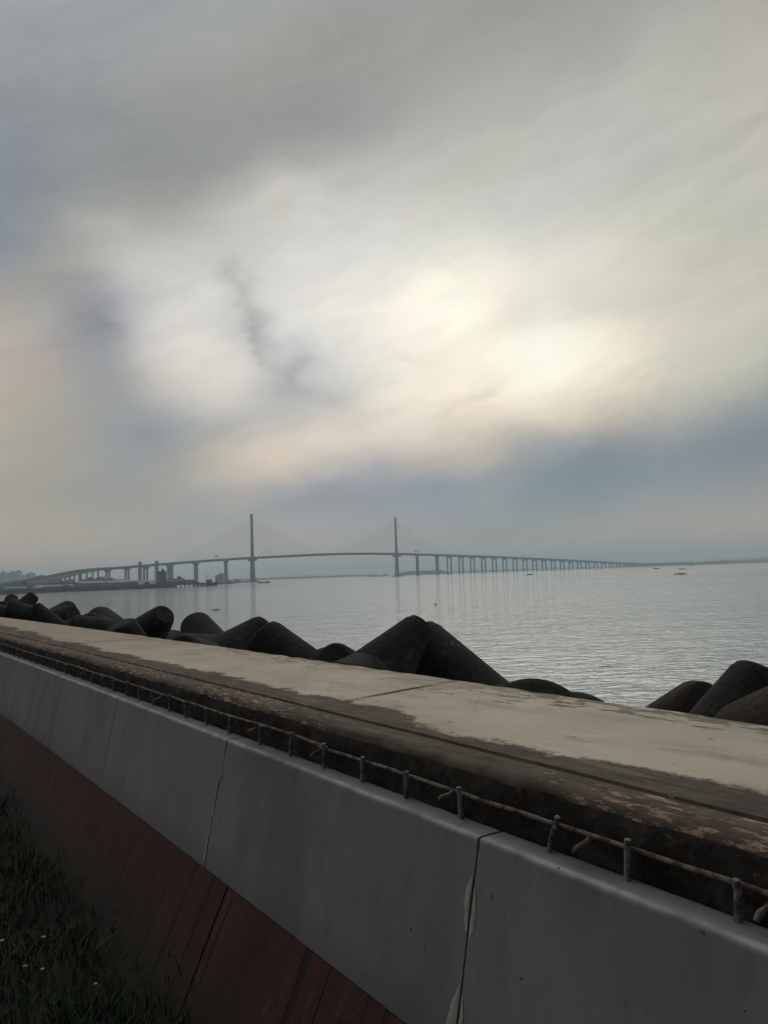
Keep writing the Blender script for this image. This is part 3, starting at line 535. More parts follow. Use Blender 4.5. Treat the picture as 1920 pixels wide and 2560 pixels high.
def mortar(u0, outline, par):
    n = 26; t0, t1 = outline[0][0], outline[-1][0]; vs = []
    def lr(t):
        for (ta, la, ra), (tb, lb, rb) in zip(outline, outline[1:]):
            if ta <= t <= tb:
                f = (t - ta) / (tb - ta); return la + (lb - la) * f, ra + (rb - ra) * f
        return outline[-1][1:]
    mb = MB()
    for i in range(n + 1):
        t = t0 + (t1 - t0) * i / n; l, r = lr(t)
        l += 0.004 * nz(t * 30, u0, 1); r += 0.004 * nz(t * 30, u0, 5)
        if r < l + .001: r = l + .001
        for q in range(5):
            uu = l + (r - l) * q / 4; off = 0.0035 * math.sin(math.pi * (q + .25) / 4.5) * min(1, 6 * (t - t0) + .1, 6 * (t1 - t) + .1) + 0.0012
            vs.append(face_pt(u0 + uu, t, off))
    fs = [(i * 5 + q, i * 5 + q + 1, (i + 1) * 5 + q + 1, (i + 1) * 5 + q) for i in range(n) for q in range(4)]
    mb.add(vs, fs)
    return wobj(mb, 'joint_mortar', M['mortar'], par, True)
# +u is left in the view
mortar(PJ0, [(0.17, .006, .012), (0.24, .006, .028), (0.30, .006, .03), (0.38, .006, .02), (0.44, .006, .010)], pan[0])
mortar(PJ0, [(0.22, -.012, -.006), (0.28, -.02, -.006), (0.35, -.028, -.006), (0.42, -.020, -.006), (0.47, -.009, -.006)], pan[-1])
mortar(PJ0, [(0.68, .006, .010), (0.78, .006, .035), (0.9, .006, .05), (1.0, .006, .06)], pan[0])
mortar(PJ0, [(0.72, -.010, -.006), (0.82, -.022, -.006), (1.0, -.016, -.006)], pan[-1])
mortar(PJ0 + PSP, [(0.20, .004, .008), (0.3, .004, .016), (0.5, .004, .020), (0.62, .004, .010)], pan[1])
mortar(PJ0 + PSP, [(0.70, .004, .008), (0.8, .004, .018), (0.97, .004, .022)], pan[1])
mortar(PJ0 + PSP, [(0.20, -.016, -.005), (0.26, -.020, -.005), (0.34, -.008, -.005)], pan[0])

# maroon base, in lengths with an open joint
def base(a, b):
    PB = [(1.69, -1.424), (1.463, -1.424), (1.44, -1.47), (1.40, -1.552), (1.34, -1.675), (1.28, -1.80), (1.22, -1.92), (1.15, -2.07), (1.69, -2.07)]
    us = frange(a + 0.008, b - 0.008, 0.08); mb = MB(); rings = []
    for u in us:
        rings.append([(v + (0.004 * nz(u * 6, z * 4, 0) if v < 1.5 else 0) - bend(u), u, z) for v, z in PB])
    mb.loft(rings)
    return wobj(mb, 'painted_base', M['maroon'], parapet, True)
for i in range(len(joints) - 1): base(joints[i], joints[i + 1])

# rebar railing: uprights cast in the ledge, one long bar tied along them
railing = wempty('rebar_railing', label='low railing of rough steel bars along the parapet ledge', cat='railing')
ups = [(1.066, .01, 0), (1.373, .013, 0), (1.652, .052, .02), (2.041, 0, .02), (2.35, .018, 0), (2.646, .02, 0), (2.946, .02, .01), (3.25, .028, 0), (3.575, .04, 0), (3.95, .045, 0)]
u = 0.76
while u > -3.0: ups.insert(0, (u, .008, 0)); u -= 0.305
u = 4.27
while u < 27: ups.append((u, rnd.uniform(-.01, .075), rnd.choice((0, 0, .02)))); u += rnd.uniform(.29, .36)
for i, (u, lean, kink) in enumerate(ups):
    b = bend(u); zt = -0.713 - rnd.uniform(-.006, .010) - (.008 if u > 6 else 0)
    p0 = (1.676 - b, u, -0.83); p1 = (1.672 - b, u - lean * .30 - kink * .3, -0.775 + kink * .2); p2 = (1.668 - b + rnd.uniform(-.004, .004), u - lean, zt)
    mb = MB(); pts = []
    for q in range(9):
        t = q / 8
        a_ = Vector(p0).lerp(Vector(p1), t); c_ = Vector(p1).lerp(Vector(p2), t); pts.append(a_.lerp(c_, t) + Vector((.0025 * nz(q * .9, u * 7, 1), .003 * nz(q * .9, u * 7, 5), 0)))
    r0 = 0.0088
    mb.tube(pts, [r0 * (1 + .12 * nz(q * 1.3, u * 5, 0)) for q in range(9)], 8)
    wobj(mb, 'upright_bar', M['rebar'], railing, True)
def rail(a, b, v0, z0, r0, nm='long_bar'):
    mb = MB(); pts, rr = [], []
    for u in frange(a, b, 0.045):
        pts.append((v0 - bend(u) + .004 * nz(u * 1.7, 0, 9), u, z0 + .008 * nz(u * 1.3, 5, 0) + .003 * nz(u * 7, 2, 0)))
        rr.append(r0 * (1 + .24 * nz(u * 26, 0, 3)))
    mb.tube(pts, rr, 8); return wobj(mb, nm, M['rust'], railing, True)
rail(-4, 3.02, 1.689, -0.737, 0.0068); rail(2.93, 12.0, 1.690, -0.729, 0.0068); rail(11.9, 28, 1.690, -0.733, 0.0068)
for u, dz in ((1.50, -.035), (0.98, -.04), (2.09, -.02), (2.97, -.025), (3.62, -.02), (5.05, -.03), (7.0, -.03)):
    b = bend(u); mb = MB()
    mb.tube([(1.689 - b, u - .006, -.735), (1.675 - b, u + .004, -.742 + dz * .3), (1.650 - b, u + .018, -.742 + dz * .75), (1.640 - b, u + .022, -.745 + dz)], [.008, .007, .009, .006], 8)
    wobj(mb, 'tie_stub', M['rust'], railing, True)

# ground on the landward side
mb = MB(); gu = frange(-6, 30, .25); gv = frange(-2.5, 1.3, .12)
for u in gu:
    for v in gv: mb.v.append((v - bend(u), u, -1.965 + .05 * nz(u * 1.1, v * 1.1, 0) + .02 * nz(u * 4, v * 4, 3) + (.03 if v > 1.1 else 0)))
k = len(gv)
for i in range(len(gu) - 1):
    for j in range(k - 1): mb.f.append((i * k + j, i * k + j + 1, (i + 1) * k + j + 1, (i + 1) * k + j)); mb.mi.append(0)
o = wobj(mb, 'ground', M['soil'], None, True); tag(o, kind='structure')
mb = MB(); mb.add([(-400, -300, -2.06), (-2.4, -300, -2.06), (-2.4, 400, -2.06), (-400, 400, -2.06)], [(0, 1, 2, 3)])
tag(wobj(mb, 'inland_ground', M['soil']), kind='structure')
# rubble slope under the armour units
mb = MB(); ru = frange(-8, 45, .5); rv = [3.02, 3.6, 4.4, 5.4, 6.6, 8.0, 10.0, 13.0]; rz_ = [-2.3, -2.5, -2.9, -3.5, -4.3, -5.2, -6.2, -8.0]
for u in ru:
    for v, z in zip(rv, rz_): mb.v.append((v - min(bend(u), .3), u, z + (.28 * nz(u * 1.3, v * 1.3, 5) if v > 3.1 else 0)))
k = len(rv)
for i in range(len(ru) - 1):
    for j in range(k - 1): mb.f.append((i * k + j, i * k + j + 1, (i + 1) * k + j + 1, (i + 1) * k + j)); mb.mi.append(0)
tag(wobj(mb, 'rubble_slope', M['rock']), kind='structure')

# grass and weeds (nobody could count the blades)
def blades(n, seed, h0, h1, mat, name, dens):
    g = random.Random(seed); mb = MB()
    c = 0
    while c < n:
        u = .1 + 13 * g.random() ** 1.6; v = g.uniform(-.7, 1.36)
        w = dens(u, v)
        if g.random() > w: continue
        c += 1
        h = g.uniform(h0, h1) * (.6 + .8 * max(0, .5 + nz(u * 1.6, v * 1.6, 8))); a = g.random() * 6.283; ln = g.uniform(.15, .9) * h; wd = g.uniform(.0012, .0032) * (1 + .12 * u)
        zb = -1.97 + .05 * nz(u * 1.1, v * 1.1, 0) + (max(0, v - 1.19) * 2.05)
        b = bend(u); dx, dy = math.cos(a), math.sin(a); px_, py_ = -dy * wd, dx * wd
        vs = []
        for t in (0, .45, .8):
            o_ = ln * t * t; q = 1 - .55 * t
            for s_ in (-1, 1): vs.append((v - b + dx * o_ + s_ * px_ * q, u + dy * o_ + s_ * py_ * q, zb + h * t * (1 - .18 * t)))
        vs.append((v - b + dx * ln, u + dy * ln, zb + h * .80))
        mb.add(vs, [(0, 1, 3, 2), (2, 3, 5, 4), (4, 5, 6)])
    o = mb.build(name, mat, None, False, fix=False); o.location = EYE; o.rotation_euler = (0, 0, WALL_RZ)
    return o
def dn(u, v):
    e = 1.16 + .16 * nz(u * 1.3, 2, 0) + .05 * nz(u * 5, 4, 0)
    k = 1.0 if v < e else max(0.0, .25 - (v - e) * 2.2)
    return k * (0.35 + .65 * max(0, min(1, .6 + nz(u * 1.5, v * 1.5, 3))))
tag(blades(52000, 3, .04, .15, M['grass'], 'grass', dn), kind='stuff')
tag(blades(500, 5, .06, .2, M['straw'], 'dry_grass', dn), kind='stuff')
def flower(px, py, mat, size, label, petals):
    r = sray(px, py); t = (-1.86) / r.z; p = EYE + r * t
    root = empty('wildflower', (p.x, p.y, p.z), rnd.random() * 3, label=label, cat='flower', group='small flowers in the dark grass')
    mb = MB()
    for q in range(petals):
        a = 2 * math.pi * q / petals + rnd.uniform(-.2, .2); l = size * rnd.uniform(.8, 1.1); w_ = size * .33
        d_ = Vector((math.cos(a), math.sin(a), .25)); s_ = Vector((-math.sin(a), math.cos(a), 0))
        mb.add([d_ * size * .12, d_ * l * .6 + s_ * w_ + Vector((0, 0, .002)), d_ * l, d_ * l * .6 - s_ * w_ + Vector((0, 0, .002))], [(0, 1, 2, 3)])
    mb.build('petals', mat, root, fix=False)
    mb = MB(); mb.blob((0, 0, .003), size * .2, .1, rnd); mb.build('flower_centre', M['straw'], root, True)
    mb = MB(); mb.tube([(0, 0, 0), (.004, .003, -.06), (0, .01, -.13)], .0015, 5); mb.build('stem', M['grass'], root)
flower(63, 2416, M['orange'], .013, 'orange flower in the dark grass, the only orange one', 9)
flower(109, 2343, M['white'], .011, 'white flower above the orange flower in the grass', 7)
flower(106, 2423, M['white'], .010, 'white flower just beside the orange flower in the grass', 7)
flower(5, 2352, M['white'], .012, 'white flower at the outer edge of the grass, furthest from the wall', 6)
flower(239, 2460, M['white'], .009, 'small white flower alone in the grass closest to the wall base', 6)

# ------------------------------------------------------------------ tetrapods
# (label, [along wall, seaward, height, quaternion, leg length, root and tip radius per length])
TETRA = [
 ('dark rounded tetrapod end, last of the row towards the port', [26.034, 3.955, -0.938, -0.659, -0.240, -0.324, -0.635, 0.908, 0.368, 0.206]),
 ('dark tetrapod with one blunt shoulder, second from the port end of the row', [24.347, 3.768, -0.847, 0.338, 0.771, 0.150, 0.518, 0.808, 0.387, 0.207]),
 ('small dark sloping tetrapod leg low beside the blunt shouldered one', [21.055, 4.296, -1.232, 0.334, -0.070, 0.927, -0.152, 0.947, 0.363, 0.155]),
 ('dark tetrapod rising to one rounded peak beside the farther slab joint of the sea wall', [23.100, 4.427, -1.059, 0.180, 0.334, 0.475, 0.794, 1.174, 0.312, 0.227]),
 ('dark tetrapod with a broad flat crest and long right slope', [16.733, 4.585, -1.409, -0.713, 0.628, 0.302, 0.076, 1.446, 0.424, 0.190]),
 ('tetrapod showing only a low bump between two taller ones', [12.386, 3.765, -1.441, -0.661, -0.103, 0.182, -0.721, 0.897, 0.436, 0.263]),
 ('dark tetrapod leg rising to a bulging round end beside a narrow gap of water', [14.804, 4.348, -1.234, 0.609, -0.695, 0.073, -0.376, 1.255, 0.392, 0.164]),
 ('dark thimble shaped tetrapod leg on the near side of the narrow water gap', [12.259, 4.963, -1.278, 0.416, 0.578, 0.241, -0.660, 1.031, 0.370, 0.262]),
 ('taller flat topped half of the twin peak in the middle of the row', [10.483, 4.122, -1.314, -0.787, -0.477, 0.262, 0.290, 1.118, 0.401, 0.190]),
 ('lower half of the twin peak, its long slope running down to the low dome', [8.311, 4.781, -1.559, 0.237, 0.734, 0.062, -0.633, 1.225, 0.383, 0.219]),
 ('low domed tetrapod end between the two largest peaks', [6.741, 4.370, -1.209, 0.453, 0.505, 0.327, 0.658, 0.968, 0.308, 0.179]),
 ('biggest and tallest dark peak, straight left slope up to a flat top', [5.806, 3.744, -1.019, -0.755, -0.570, 0.208, 0.249, 0.818, 0.434, 0.153]),
 ('dark tetrapod just behind the biggest peak, showing a shoulder and long straight right slope', [5.399, 4.851, -1.479, 0.172, 0.924, -0.275, 0.203, 1.187, 0.382, 0.211]),
 ('lowest tetrapod, a thin dark wedge barely above the sea wall', [4.395, 4.217, -1.860, 0.737, 0.008, -0.405, 0.540, 1.304, 0.374, 0.285]),
 ('brownish tetrapod, first on the near side of the open water', [3.730, 5.011, -1.365, 0.133, 0.195, -0.971, -0.048, 0.857, 0.349, 0.168]),
 ('tall flat topped tetrapod nearest the camera behind the sea wall', [2.830, 4.111, -1.344, 0.455, -0.181, -0.827, 0.275, 0.847, 0.371, 0.216]),
 ('brown tetrapod leg crossing in front of the tall flat topped one', [1.542, 4.043, -0.772, 0.308, 0.903, 0.100, -0.283, 1.161, 0.387, 0.270]),
]
def qrot(q):
    w, x, y, z = q; n = math.sqrt(w * w + x * x + y * y + z * z); w, x, y, z = w / n, x / n, y / n, z / n
    return Matrix(((1 - 2 * (y * y + z * z), 2 * (x * y - w * z), 2 * (x * z + w * y)), (2 * (x * y + w * z), 1 - 2 * (x * x + z * z), 2 * (y * z - w * x)), (2 * (x * z - w * y), 2 * (y * z + w * x), 1 - 2 * (x * x + y * y))))
def tetrapod(label, par):
    L, rb, rt = par[7:10]; Rm = qrot(par[3:7]); bm = bmesh.new()
    dirs = [Vector((0, 0, 1))] + [Vector((math.sqrt(8) / 3 * math.cos(q), math.sqrt(8) / 3 * math.sin(q), -1 / 3)) for q in (0, 2 * math.pi / 3, 4 * math.pi / 3)]
    seg = 40; prof = [(t, rb + (rt - rb) * t) for t in (0, .25, .5, .75, .9, .93)] + [(.955, rt * .985), (.975, rt * .96), (.99, rt * .89), (1.0, rt * .80)]
    base = Vector((par[1], par[0], par[2]))          # (v,u,z)
    for D in dirs:
        h = Vector((1, 0, 0)) if abs(D.x) < .9 else Vector((0, 1, 0)); X = h.cross(D).normalized(); Y = D.cross(X)
        rings = []
        for t, r in prof:
            ring = []
            for k in range(seg):
                a = 2 * math.pi * k / seg
                p = (D * t + (X * math.cos(a) + Y * math.sin(a)) * r) * L
                p = p * (1 + .006 * mnoise.noise(p * 2.5 / L + Vector((par[0], 0, 0))) + .004 * mnoise.noise(p * 11 + Vector((par[0], 3, 0))))
                p = Rm @ p                          # fitted frame is (u,v,z)
                ring.append(bm.verts.new((p.y, p.x, p.z)))
            rings.append(ring)
        for a, b in zip(rings, rings[1:]):
            for k in range(seg): bm.faces.new((a[k], a[(k + 1) % seg], b[(k + 1) % seg], b[k]))
        bm.faces.new(rings[0]); bm.faces.new(rings[-1])
    bmesh.ops.recalc_face_normals(bm, faces=bm.faces)
    for f in bm.faces: f.smooth = len(f.verts) == 4
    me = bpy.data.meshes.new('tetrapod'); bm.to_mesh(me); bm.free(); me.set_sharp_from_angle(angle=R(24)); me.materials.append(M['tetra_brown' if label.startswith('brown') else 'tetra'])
    o = bpy.data.objects.new('tetrapod', me); COL.objects.link(o)
    c, s = math.cos(WALL_RZ), math.sin(WALL_RZ)
    o.location = EYE + Vector((base.x * c - base.y * s, base.x * s + base.y * c, base.z)); o.rotation_euler = (0, 0, WALL_RZ)
    tag(o, label, 'tetrapod', 'concrete tetrapods heaped along the sea wall')
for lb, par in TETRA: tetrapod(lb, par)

# ------------------------------------------------------------------ cable stayed bridge
E_ = Vector((0.740, 0.672, 0)); B0 = Vector((26, 1820, 0))
def zdeck(s):
    K = [(-706, 33), (-577, 41), (-459, 47), (-398, 49.6), (-200, 55.3), (-100, 55.6), (0, 54), (137, 50.3), (389, 42), (706, 29), (1085, 12.5), (1300, 9), (2300, 7.5)]
    if s <= K[0][0]: return K[0][1]
    for (a, za), (b, zb) in zip(K, K[1:]):
        if a <= s <= b: return za + (zb - za) * (s - a) / (b - a)
    return K[-1][1]
path = []                                            # (point at road level, side vector)
for s in frange(2300, -706, 12.0):
    # gentle vertical curves: average the grade over 80 m
    z = sum(zdeck(s + q) for q in (-40, -20, 0, 20, 40)) / 5
    path.append((Vector((B0.x + E_.x * s, B0.y + E_.y * s, z)), Vector((E_.y, -E_.x, 0))))
YL = [(-400, 1490), (-60, 1467), (0, 1461), (53, 1453), (118, 1442), (181, 1428.5), (219, 1423.5), (249, 1420.5), (300, 1415)]
def ylin(px):
    for (a, ya), (b, yb) in zip(YL, YL[1:]):
        if a <= px <= b: return ya + (yb - ya) * (px - a) / (b - a)
    return YL[0][1] if px < YL[0][0] else YL[-1][1]
def to_px(p):
    d = p - EYE; f = d.dot(FWD); return 960 + 1923 * d.dot(RIGHT) / f, 1280 - 1923 * d.dot(UP) / f
p = path[-1][0].copy(); h = math.atan2(-E_.y, -E_.x)
for k in range(46):
    h -= R(3.2) if k < 22 else 0
    p = p + Vector((math.cos(h), math.sin(h), 0)) * 12
    px, py = to_px(p)
    z = max(3.0, zat(px, ylin(px), p.y)); p = Vector((p.x, p.y, z * .75 + .25 * path[-1][0].z))
    path.append((p.copy(), Vector((math.cos(h + math.pi / 2), math.sin(h + math.pi / 2), 0)) * (1 if True else 0)))
# keep the side vectors pointing the same way
for i in range(1, len(path)):
    if path[i][1].dot(path[i - 1][1]) < 0: path[i] = (path[i][0], -path[i][1])
bridge = empty('cable_stayed_bridge', (B0.x, B0.y, 0), label='long grey cable stayed bridge with two slender pylons crossing the bay', cat='bridge')
def boff(mb): 
    mb.v = [(x - B0.x, y - B0.y, z) for x, y, z in mb.v]; return mb
def sweep(pth, prof):
    mb = MB(); mb.loft([[p + s * a + Vector((0, 0, b)) for a, b in prof] for p, s in pth]); return mb
DECK = [(-10, 0), (-10.2, 1.1), (-9.9, 1.1), (-9.6, .15), (9.6, .15), (9.9, 1.1), (10.2, 1.1), (10, 0), (10, -.35), (6.0, -.9), (4.6, -3.5), (-4.6, -3.5), (-6.0, -.9), (-10, -.35)]
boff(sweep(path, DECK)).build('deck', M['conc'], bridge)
# ramp that leaves the bridge on the near side
RAMP = [(252, 1421.5, 1335), (225, 1426.5, 1318), (192, 1433, 1290), (168, 1438.5, 1268), (147, 1443, 1245), (113, 1450, 1205), (85, 1455, 1165), (55, 1460, 1120), (10, 1466, 1060), (-60, 1474, 960)]
rp = [at(*q) for q in RAMP]; rpath = []
for i in range(len(rp)):
    t = (rp[min(i + 1, len(rp) - 1)] - rp[max(0, i - 1)]); s = Vector((-t.y, t.x, 0)).normalized(); rpath.append((rp[i], s))
boff(sweep(rpath, [(-5, 0), (-5, 1.2), (-4.7, 1.2), (-4.6, .1), (4.6, .1), (4.7, 1.2), (5, 1.2), (5, 0), (5, -1.2), (3, -2.8), (-3, -2.8), (-5, -1.2)])).build('access_ramp', M['conc2'], bridge)
def road(s): return Vector((B0.x + E_.x * s, B0.y + E_.y * s, sum(zdeck(s + q) for q in (-40, -20, 0, 20, 40)) / 5))
SIDE = Vector((E_.y, -E_.x, 0))
def quad_ring(c, along, a, b, z):                  # rectangle a along the deck, b across it
    side = Vector((along.y, -along.x, 0))
    return [Vector((c.x, c.y, z)) + along * (x * a / 2) + side * (y * b / 2) for x, y in ((-1, -1), (1, -1), (1, 1), (-1, 1))]
def pier(c, al, twin, base_z=-1.0, w=3.2, flare=13.0):
    zt = c.z - 3.5; mb = MB(); side = Vector((al.y, -al.x, 0))
    hh = min(4.5, max(1.2, (zt - base_z) * .35))
    if twin:
        for k in (-1, 1):
            q = c + side * (k * 6.3)
            mb.loft([quad_ring(q, al, w * 1.15, w, base_z), quad_ring(q, al, w, w, zt - hh), quad_ring(q, al, w * 1.6, w * 1.05, zt - hh * .45), quad_ring(q, al, flare, w * 1.2, zt - .05)])
        mb.loft([quad_ring(c, al, 3.0, 9.2, zt - hh * .9), quad_ring(c, al, 3.0, 9.2, zt - hh * .3)])
    else:
        mb.loft([quad_ring(c, al, w * 1.15, w * 1.3, base_z), quad_ring(c, al, w, w * 1.2, zt - hh), quad_ring(c, al, w * 1.5, w * 1.7, zt - hh * .45), quad_ring(c, al, flare, 9.0, zt - .05)])
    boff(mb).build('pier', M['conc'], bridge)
pier(road(68), E_, False, w=4.6, flare=6.5); pier(road(137), E_, False, w=5.2, flare=15)
pier(road(-459), E_, False, w=4.6, flare=6.5); pier(road(-524), E_, False, w=5.2, flare=14); pier(road(-577), E_, True, w=4.2, flare=14)
s = 180.5; st = 44.0
while s < 2200: pier(road(s), E_, True, w=2.7 if s < 1100 else 2.2, flare=15); s += st
for s in (-625, -660, -695): pier(road(s), E_, True, w=2.8, flare=13)
lp = [q for q in path if True][-46:]
for i in range(2, 46, 3):
    (c, sd_) = lp[i]; al = Vector((-sd_.y, sd_.x, 0))
    if c.z > 7.5: pier(c, al, True, base_z=2.5, w=2.6, flare=10)
for i in range(1, len(rp)):
    a, b = rp[i - 1], rp[i]; al = (b - a); al.z = 0; al.normalize()
    for f in (.25, .75):
        c = a.lerp(b, f) + Vector((0, 0, 1.2))
        if c.z > 6.5:
            mb = MB(); mb.loft([quad_ring(c, al, 1.8, 2.4, 2.5), quad_ring(c, al, 1.8, 2.4, c.z - 5), quad_ring(c, al, 2.4, 6.5, c.z - 3.3)]); boff(mb).build('ramp_pier', M['conc2'], bridge)
def octa(c, r, rz): return [Vector((c.x, c.y, rz)) + Vector((math.cos(k * math.pi / 4 + .39), math.sin(k * math.pi / 4 + .39), 0)) * r for k in range(8)]
for s0, zt in ((-398, 137.0), (0, 139.5)):
    c = road(s0); mb = MB()
    mb.loft([octa(c, 5.6, -2), octa(c, 5.0, 22), octa(c, 4.2, c.z - 4), octa(c, 3.7, c.z + 6), octa(c, 2.9, 92), octa(c, 2.45, zt - 4), octa(c, 2.8, zt - 3.9), octa(c, 2.8, zt)])
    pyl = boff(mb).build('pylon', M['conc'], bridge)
    mb = MB(); mb.loft([quad_ring(c, E_, 6, 25, c.z - 7.2), quad_ring(c, E_, 6, 27, c.z - 3.6)]); boff(mb).build('crossbeam', M['conc'], pyl)
    mb = MB(); mb.loft([octa(c, 15, -2), octa(c, 15, 1.6), octa(c, 12.5, 2.2)]); boff(mb).build('pile_cap', M['dark'], pyl)
    for sg in (-1, 1):
        for k in range(12):
            zz = 84 + (zt - 92) * k / 11; sp = 22 + 13.4 * k
            for q in (-1, 1):
                a = Vector((c.x, c.y, zz)) + SIDE * (q * 1.6); b = road(s0 + sg * sp) + SIDE * (q * 9.4) + Vector((0, 0, .6))
                mb = MB(); mb.tube([a, b], .11, 5); boff(mb).build('stay_cable', M['cable'], bridge)
# overhead sign gantries on the road deck
def gantry(c, al, lb, w=15.0):
    side = Vector((al.y, -al.x, 0)); root = empty('sign_gantry', c, math.atan2(side.y, side.x), label=lb, cat='road sign', group='overhead signs on the bridge deck')
    mb = MB()
    for k in (-1, 1): mb.tube([(k * w / 2, 0, 0), (k * w / 2, 0, 7.6)], .28, 8)
    mb.tube([(-w / 2, 0, 7.3), (w / 2, 0, 7.3)], .22, 8); mb.tube([(-w / 2, 0, 6.3), (w / 2, 0, 6.3)], .22, 8)
    mb.build('gantry_frame', M['steel'], root)
    mb = MB(); mb.box((-w * .12, -.35, 7.1), (w * .62, .2, 2.4)); mb.build('sign_board', M['steel'], root)
gantry(road(66), E_, 'overhead sign just past the second pylon on the low approach viaduct side', 14)
gantry(road(484), E_, 'overhead sign on the long viaduct far past both pylons', 14)
gantry(road(-478), E_, 'overhead sign on the port side of the first pylon', 14)
for i, lb in ((8, 'overhead sign where the deck starts to bend towards the port'), (14, 'overhead sign lowest on the bend above the port')):
    c, sd_ = lp[i]; gantry(c, Vector((-sd_.y, sd_.x, 0)), lb, 19)
for px, dp, lb in ((350, 1385, 'brown lattice tower rising past the bridge deck, farther from the navy block'), (392, 1400, 'brown lattice tower rising past the bridge deck beside the navy block')):
    x, y = xy(px, dp); zt = zat(px, 1401.5 if px > 370 else 1404, dp); root = empty('lattice_tower', (x, y, 2.5), R(20), label=lb, cat='tower', group='brown towers beside the bridge')
    mb = MB(); w = 3.3; H = zt - 5.5
    for a, b in ((-1, -1), (1, -1), (1, 1), (-1, 1)): mb.tube([(a * w, b * w, 0), (a * w * .85, b * w * .85, H)], .5, 6)
    n = int(H / 4.5)
    for k in range(n):
        z0, z1 = H * k / n, H * (k + 1) / n
        for a, b, a2, b2 in ((-1, -1, 1, -1), (1, -1, 1, 1), (1, 1, -1, 1), (-1, 1, -1, -1)):
            mb.tube([(a * w * .95, b * w * .95, z0), (a2 * w * .9, b2 * w * .9, z1)], .3, 5); mb.tube([(a * w * .92, b * w * .92, z1), (a2 * w * .92, b2 * w * .92, z1)], .3, 5)
    mb.build('lattice_frame', M['brown'], root)
    mb = MB(); mb.box((0, 0, H / 2), (3.6, 3.6, H)); mb.build('hoist_shaft', M['brown'], root)
    mb = MB(); mb.box((0, 0, H + 1.4), (6.2, 6.2, 2.8), top=.8); mb.build('head_house', M['brown'], root)

# ------------------------------------------------------------------ port on the left
PA = Vector((*xy(-120, 660), 0)); PBt = Vector((*xy(541, 835), 0)); pd = (PBt - PA).normalized(); pn = Vector((-pd.y, pd.x, 0)); PLEN = (PBt - PA).length
pang = math.atan2(pd.y, pd.x)
wharf = empty('wharf', (PA.x, PA.y, 0), pang, label='long dark wharf on piles below the bridge approach', cat='wharf')
mb = MB(); mb.box((PLEN / 2, 9, 3.05), (PLEN, 18, 1.5)); mb.build('wharf_deck', M['dark'], wharf)
mb = MB(); mb.box((PLEN * .42, 18.6, 1.2), (PLEN * .86, 1.2, 5.0)); mb.build('back_wall', M['dark'], wharf)
n = 52
for i in range(n):
    mb = MB()
    for yy in (.8,): mb.tube([(PLEN * (i + .5) / n, yy, -1), (PLEN * (i + .5) / n, yy, 2.4)], .75, 8)
    mb.build('pile', M['dark'], wharf)
for i in range(0, 12):
    mb = MB(); q = PLEN * (.52 + .46 * i / 11); mb.tube([(q, -.5, .3), (q, -.5, 3.6)], .45, 7); mb.build('fender', M['hull'], wharf)
def onw(t, d, z=0): return PA + pd * (PLEN * t) + pn * d + Vector((0, 0, z))
# land behind the wharf
mb = MB(); lnd = [onw(-.6, 19.5), onw(.70, 19.5), onw(.93, 60), onw(.98, 150), onw(.9, 420), onw(.3, 2600), onw(-2.5, 2600)]
mb.loft([[p_ + Vector((0, 0, -1)) for p_ in lnd], [p_ + Vector((0, 0, 2.5)) for p_ in lnd]])
tag(mb.build('port_land', M['mud']), kind='structure')
def pxw(px, d):                                    # point behind the wharf front seen at px
    best = min((abs(to_px(onw(t / 400, d, 3))[0] - px), t / 400) for t in range(-200, 440)); return onw(best[1], d, 2.5)
def shed(px0, px1, y_top, d, name, lb, cat, wall, roof_, depth=22, gable=True, wins=0, gz=2.5, group=None):
    a, b = pxw(px0, d), pxw(px1, d); a.z = b.z = gz
    L = (b - a).length; ang = math.atan2(b.y - a.y, b.x - a.x); mid = (a + b) / 2; zt = zat((px0 + px1) / 2, y_top, mid.y); H = max(3, zt - gz)
    root = empty(name, mid, ang, label=lb, cat=cat, group=group); rh = min(3.0, H * .3) if gable else .6; wh = H - rh
    mb = MB(); mb.box((0, depth / 2, wh / 2), (L, depth, wh)); mb.build('wall', wall, root)
    mb = MB()
    if gable: mb.loft([[Vector((x, -1, wh)), Vector((x, depth / 2, H)), Vector((x, depth + 1, wh)), Vector((x, depth / 2, wh + .02))] for x in (-L / 2 - .8, L / 2 + .8)])
    else: mb.box((0, depth / 2, wh + rh / 2), (L + .6, depth + .6, rh)); mb.box((L * .18, depth / 2, wh + rh + 1.2), (L * .22, depth * .4, 2.4)); 
    mb.build('roof', roof_, root)
    if wins:
        rows = max(1, int(wh / 3.6))
        for r_ in range(rows):
            mb = MB()
            for k in range(wins): mb.box((-L / 2 + L * (k + .5) / wins, -.06, wh * (r_ + .55) / rows), (L / wins * .55, .16, wh / rows * .45))
            mb.build('window_row', M['glass'], root)
    elif L > 8:
        mb = MB(); mb.box((L * .2, -.06, 2.2), (min(6, L * .2), .16, 4.4)); mb.build('door', M['steel'], root)
    return root
def block(px0, px1, y_top, dp, lb):
    a, b = Vector((*xy(px0, dp), 2.5)), Vector((*xy(px1, dp), 2.5)); L = (b - a).length; zt = zat((px0 + px1) / 2, y_top, dp); H = zt - 2.5
    root = empty('tower_block', (a + b) / 2, math.atan2(b.y - a.y, b.x - a.x), label=lb, cat='building', group='hazy city blocks beyond the port')
    mb = MB(); mb.box((0, 10, H / 2), (L, 20, H)); mb.build('wall', M['grey'], root)
    mb = MB(); mb.box((L * .15, 10, H + 2.5), (L * .3, 8, 5)); mb.box((0, 10, H + .5), (L + 1, 21, 1)); mb.build('roof', M['dark'], root)
    for r_ in range(int(H / 6)):
        mb = MB(); mb.box((0, -.05, 4 + 6 * r_), (L * .9, .2, 2.2)); mb.build('window_row', M['glass'], root)
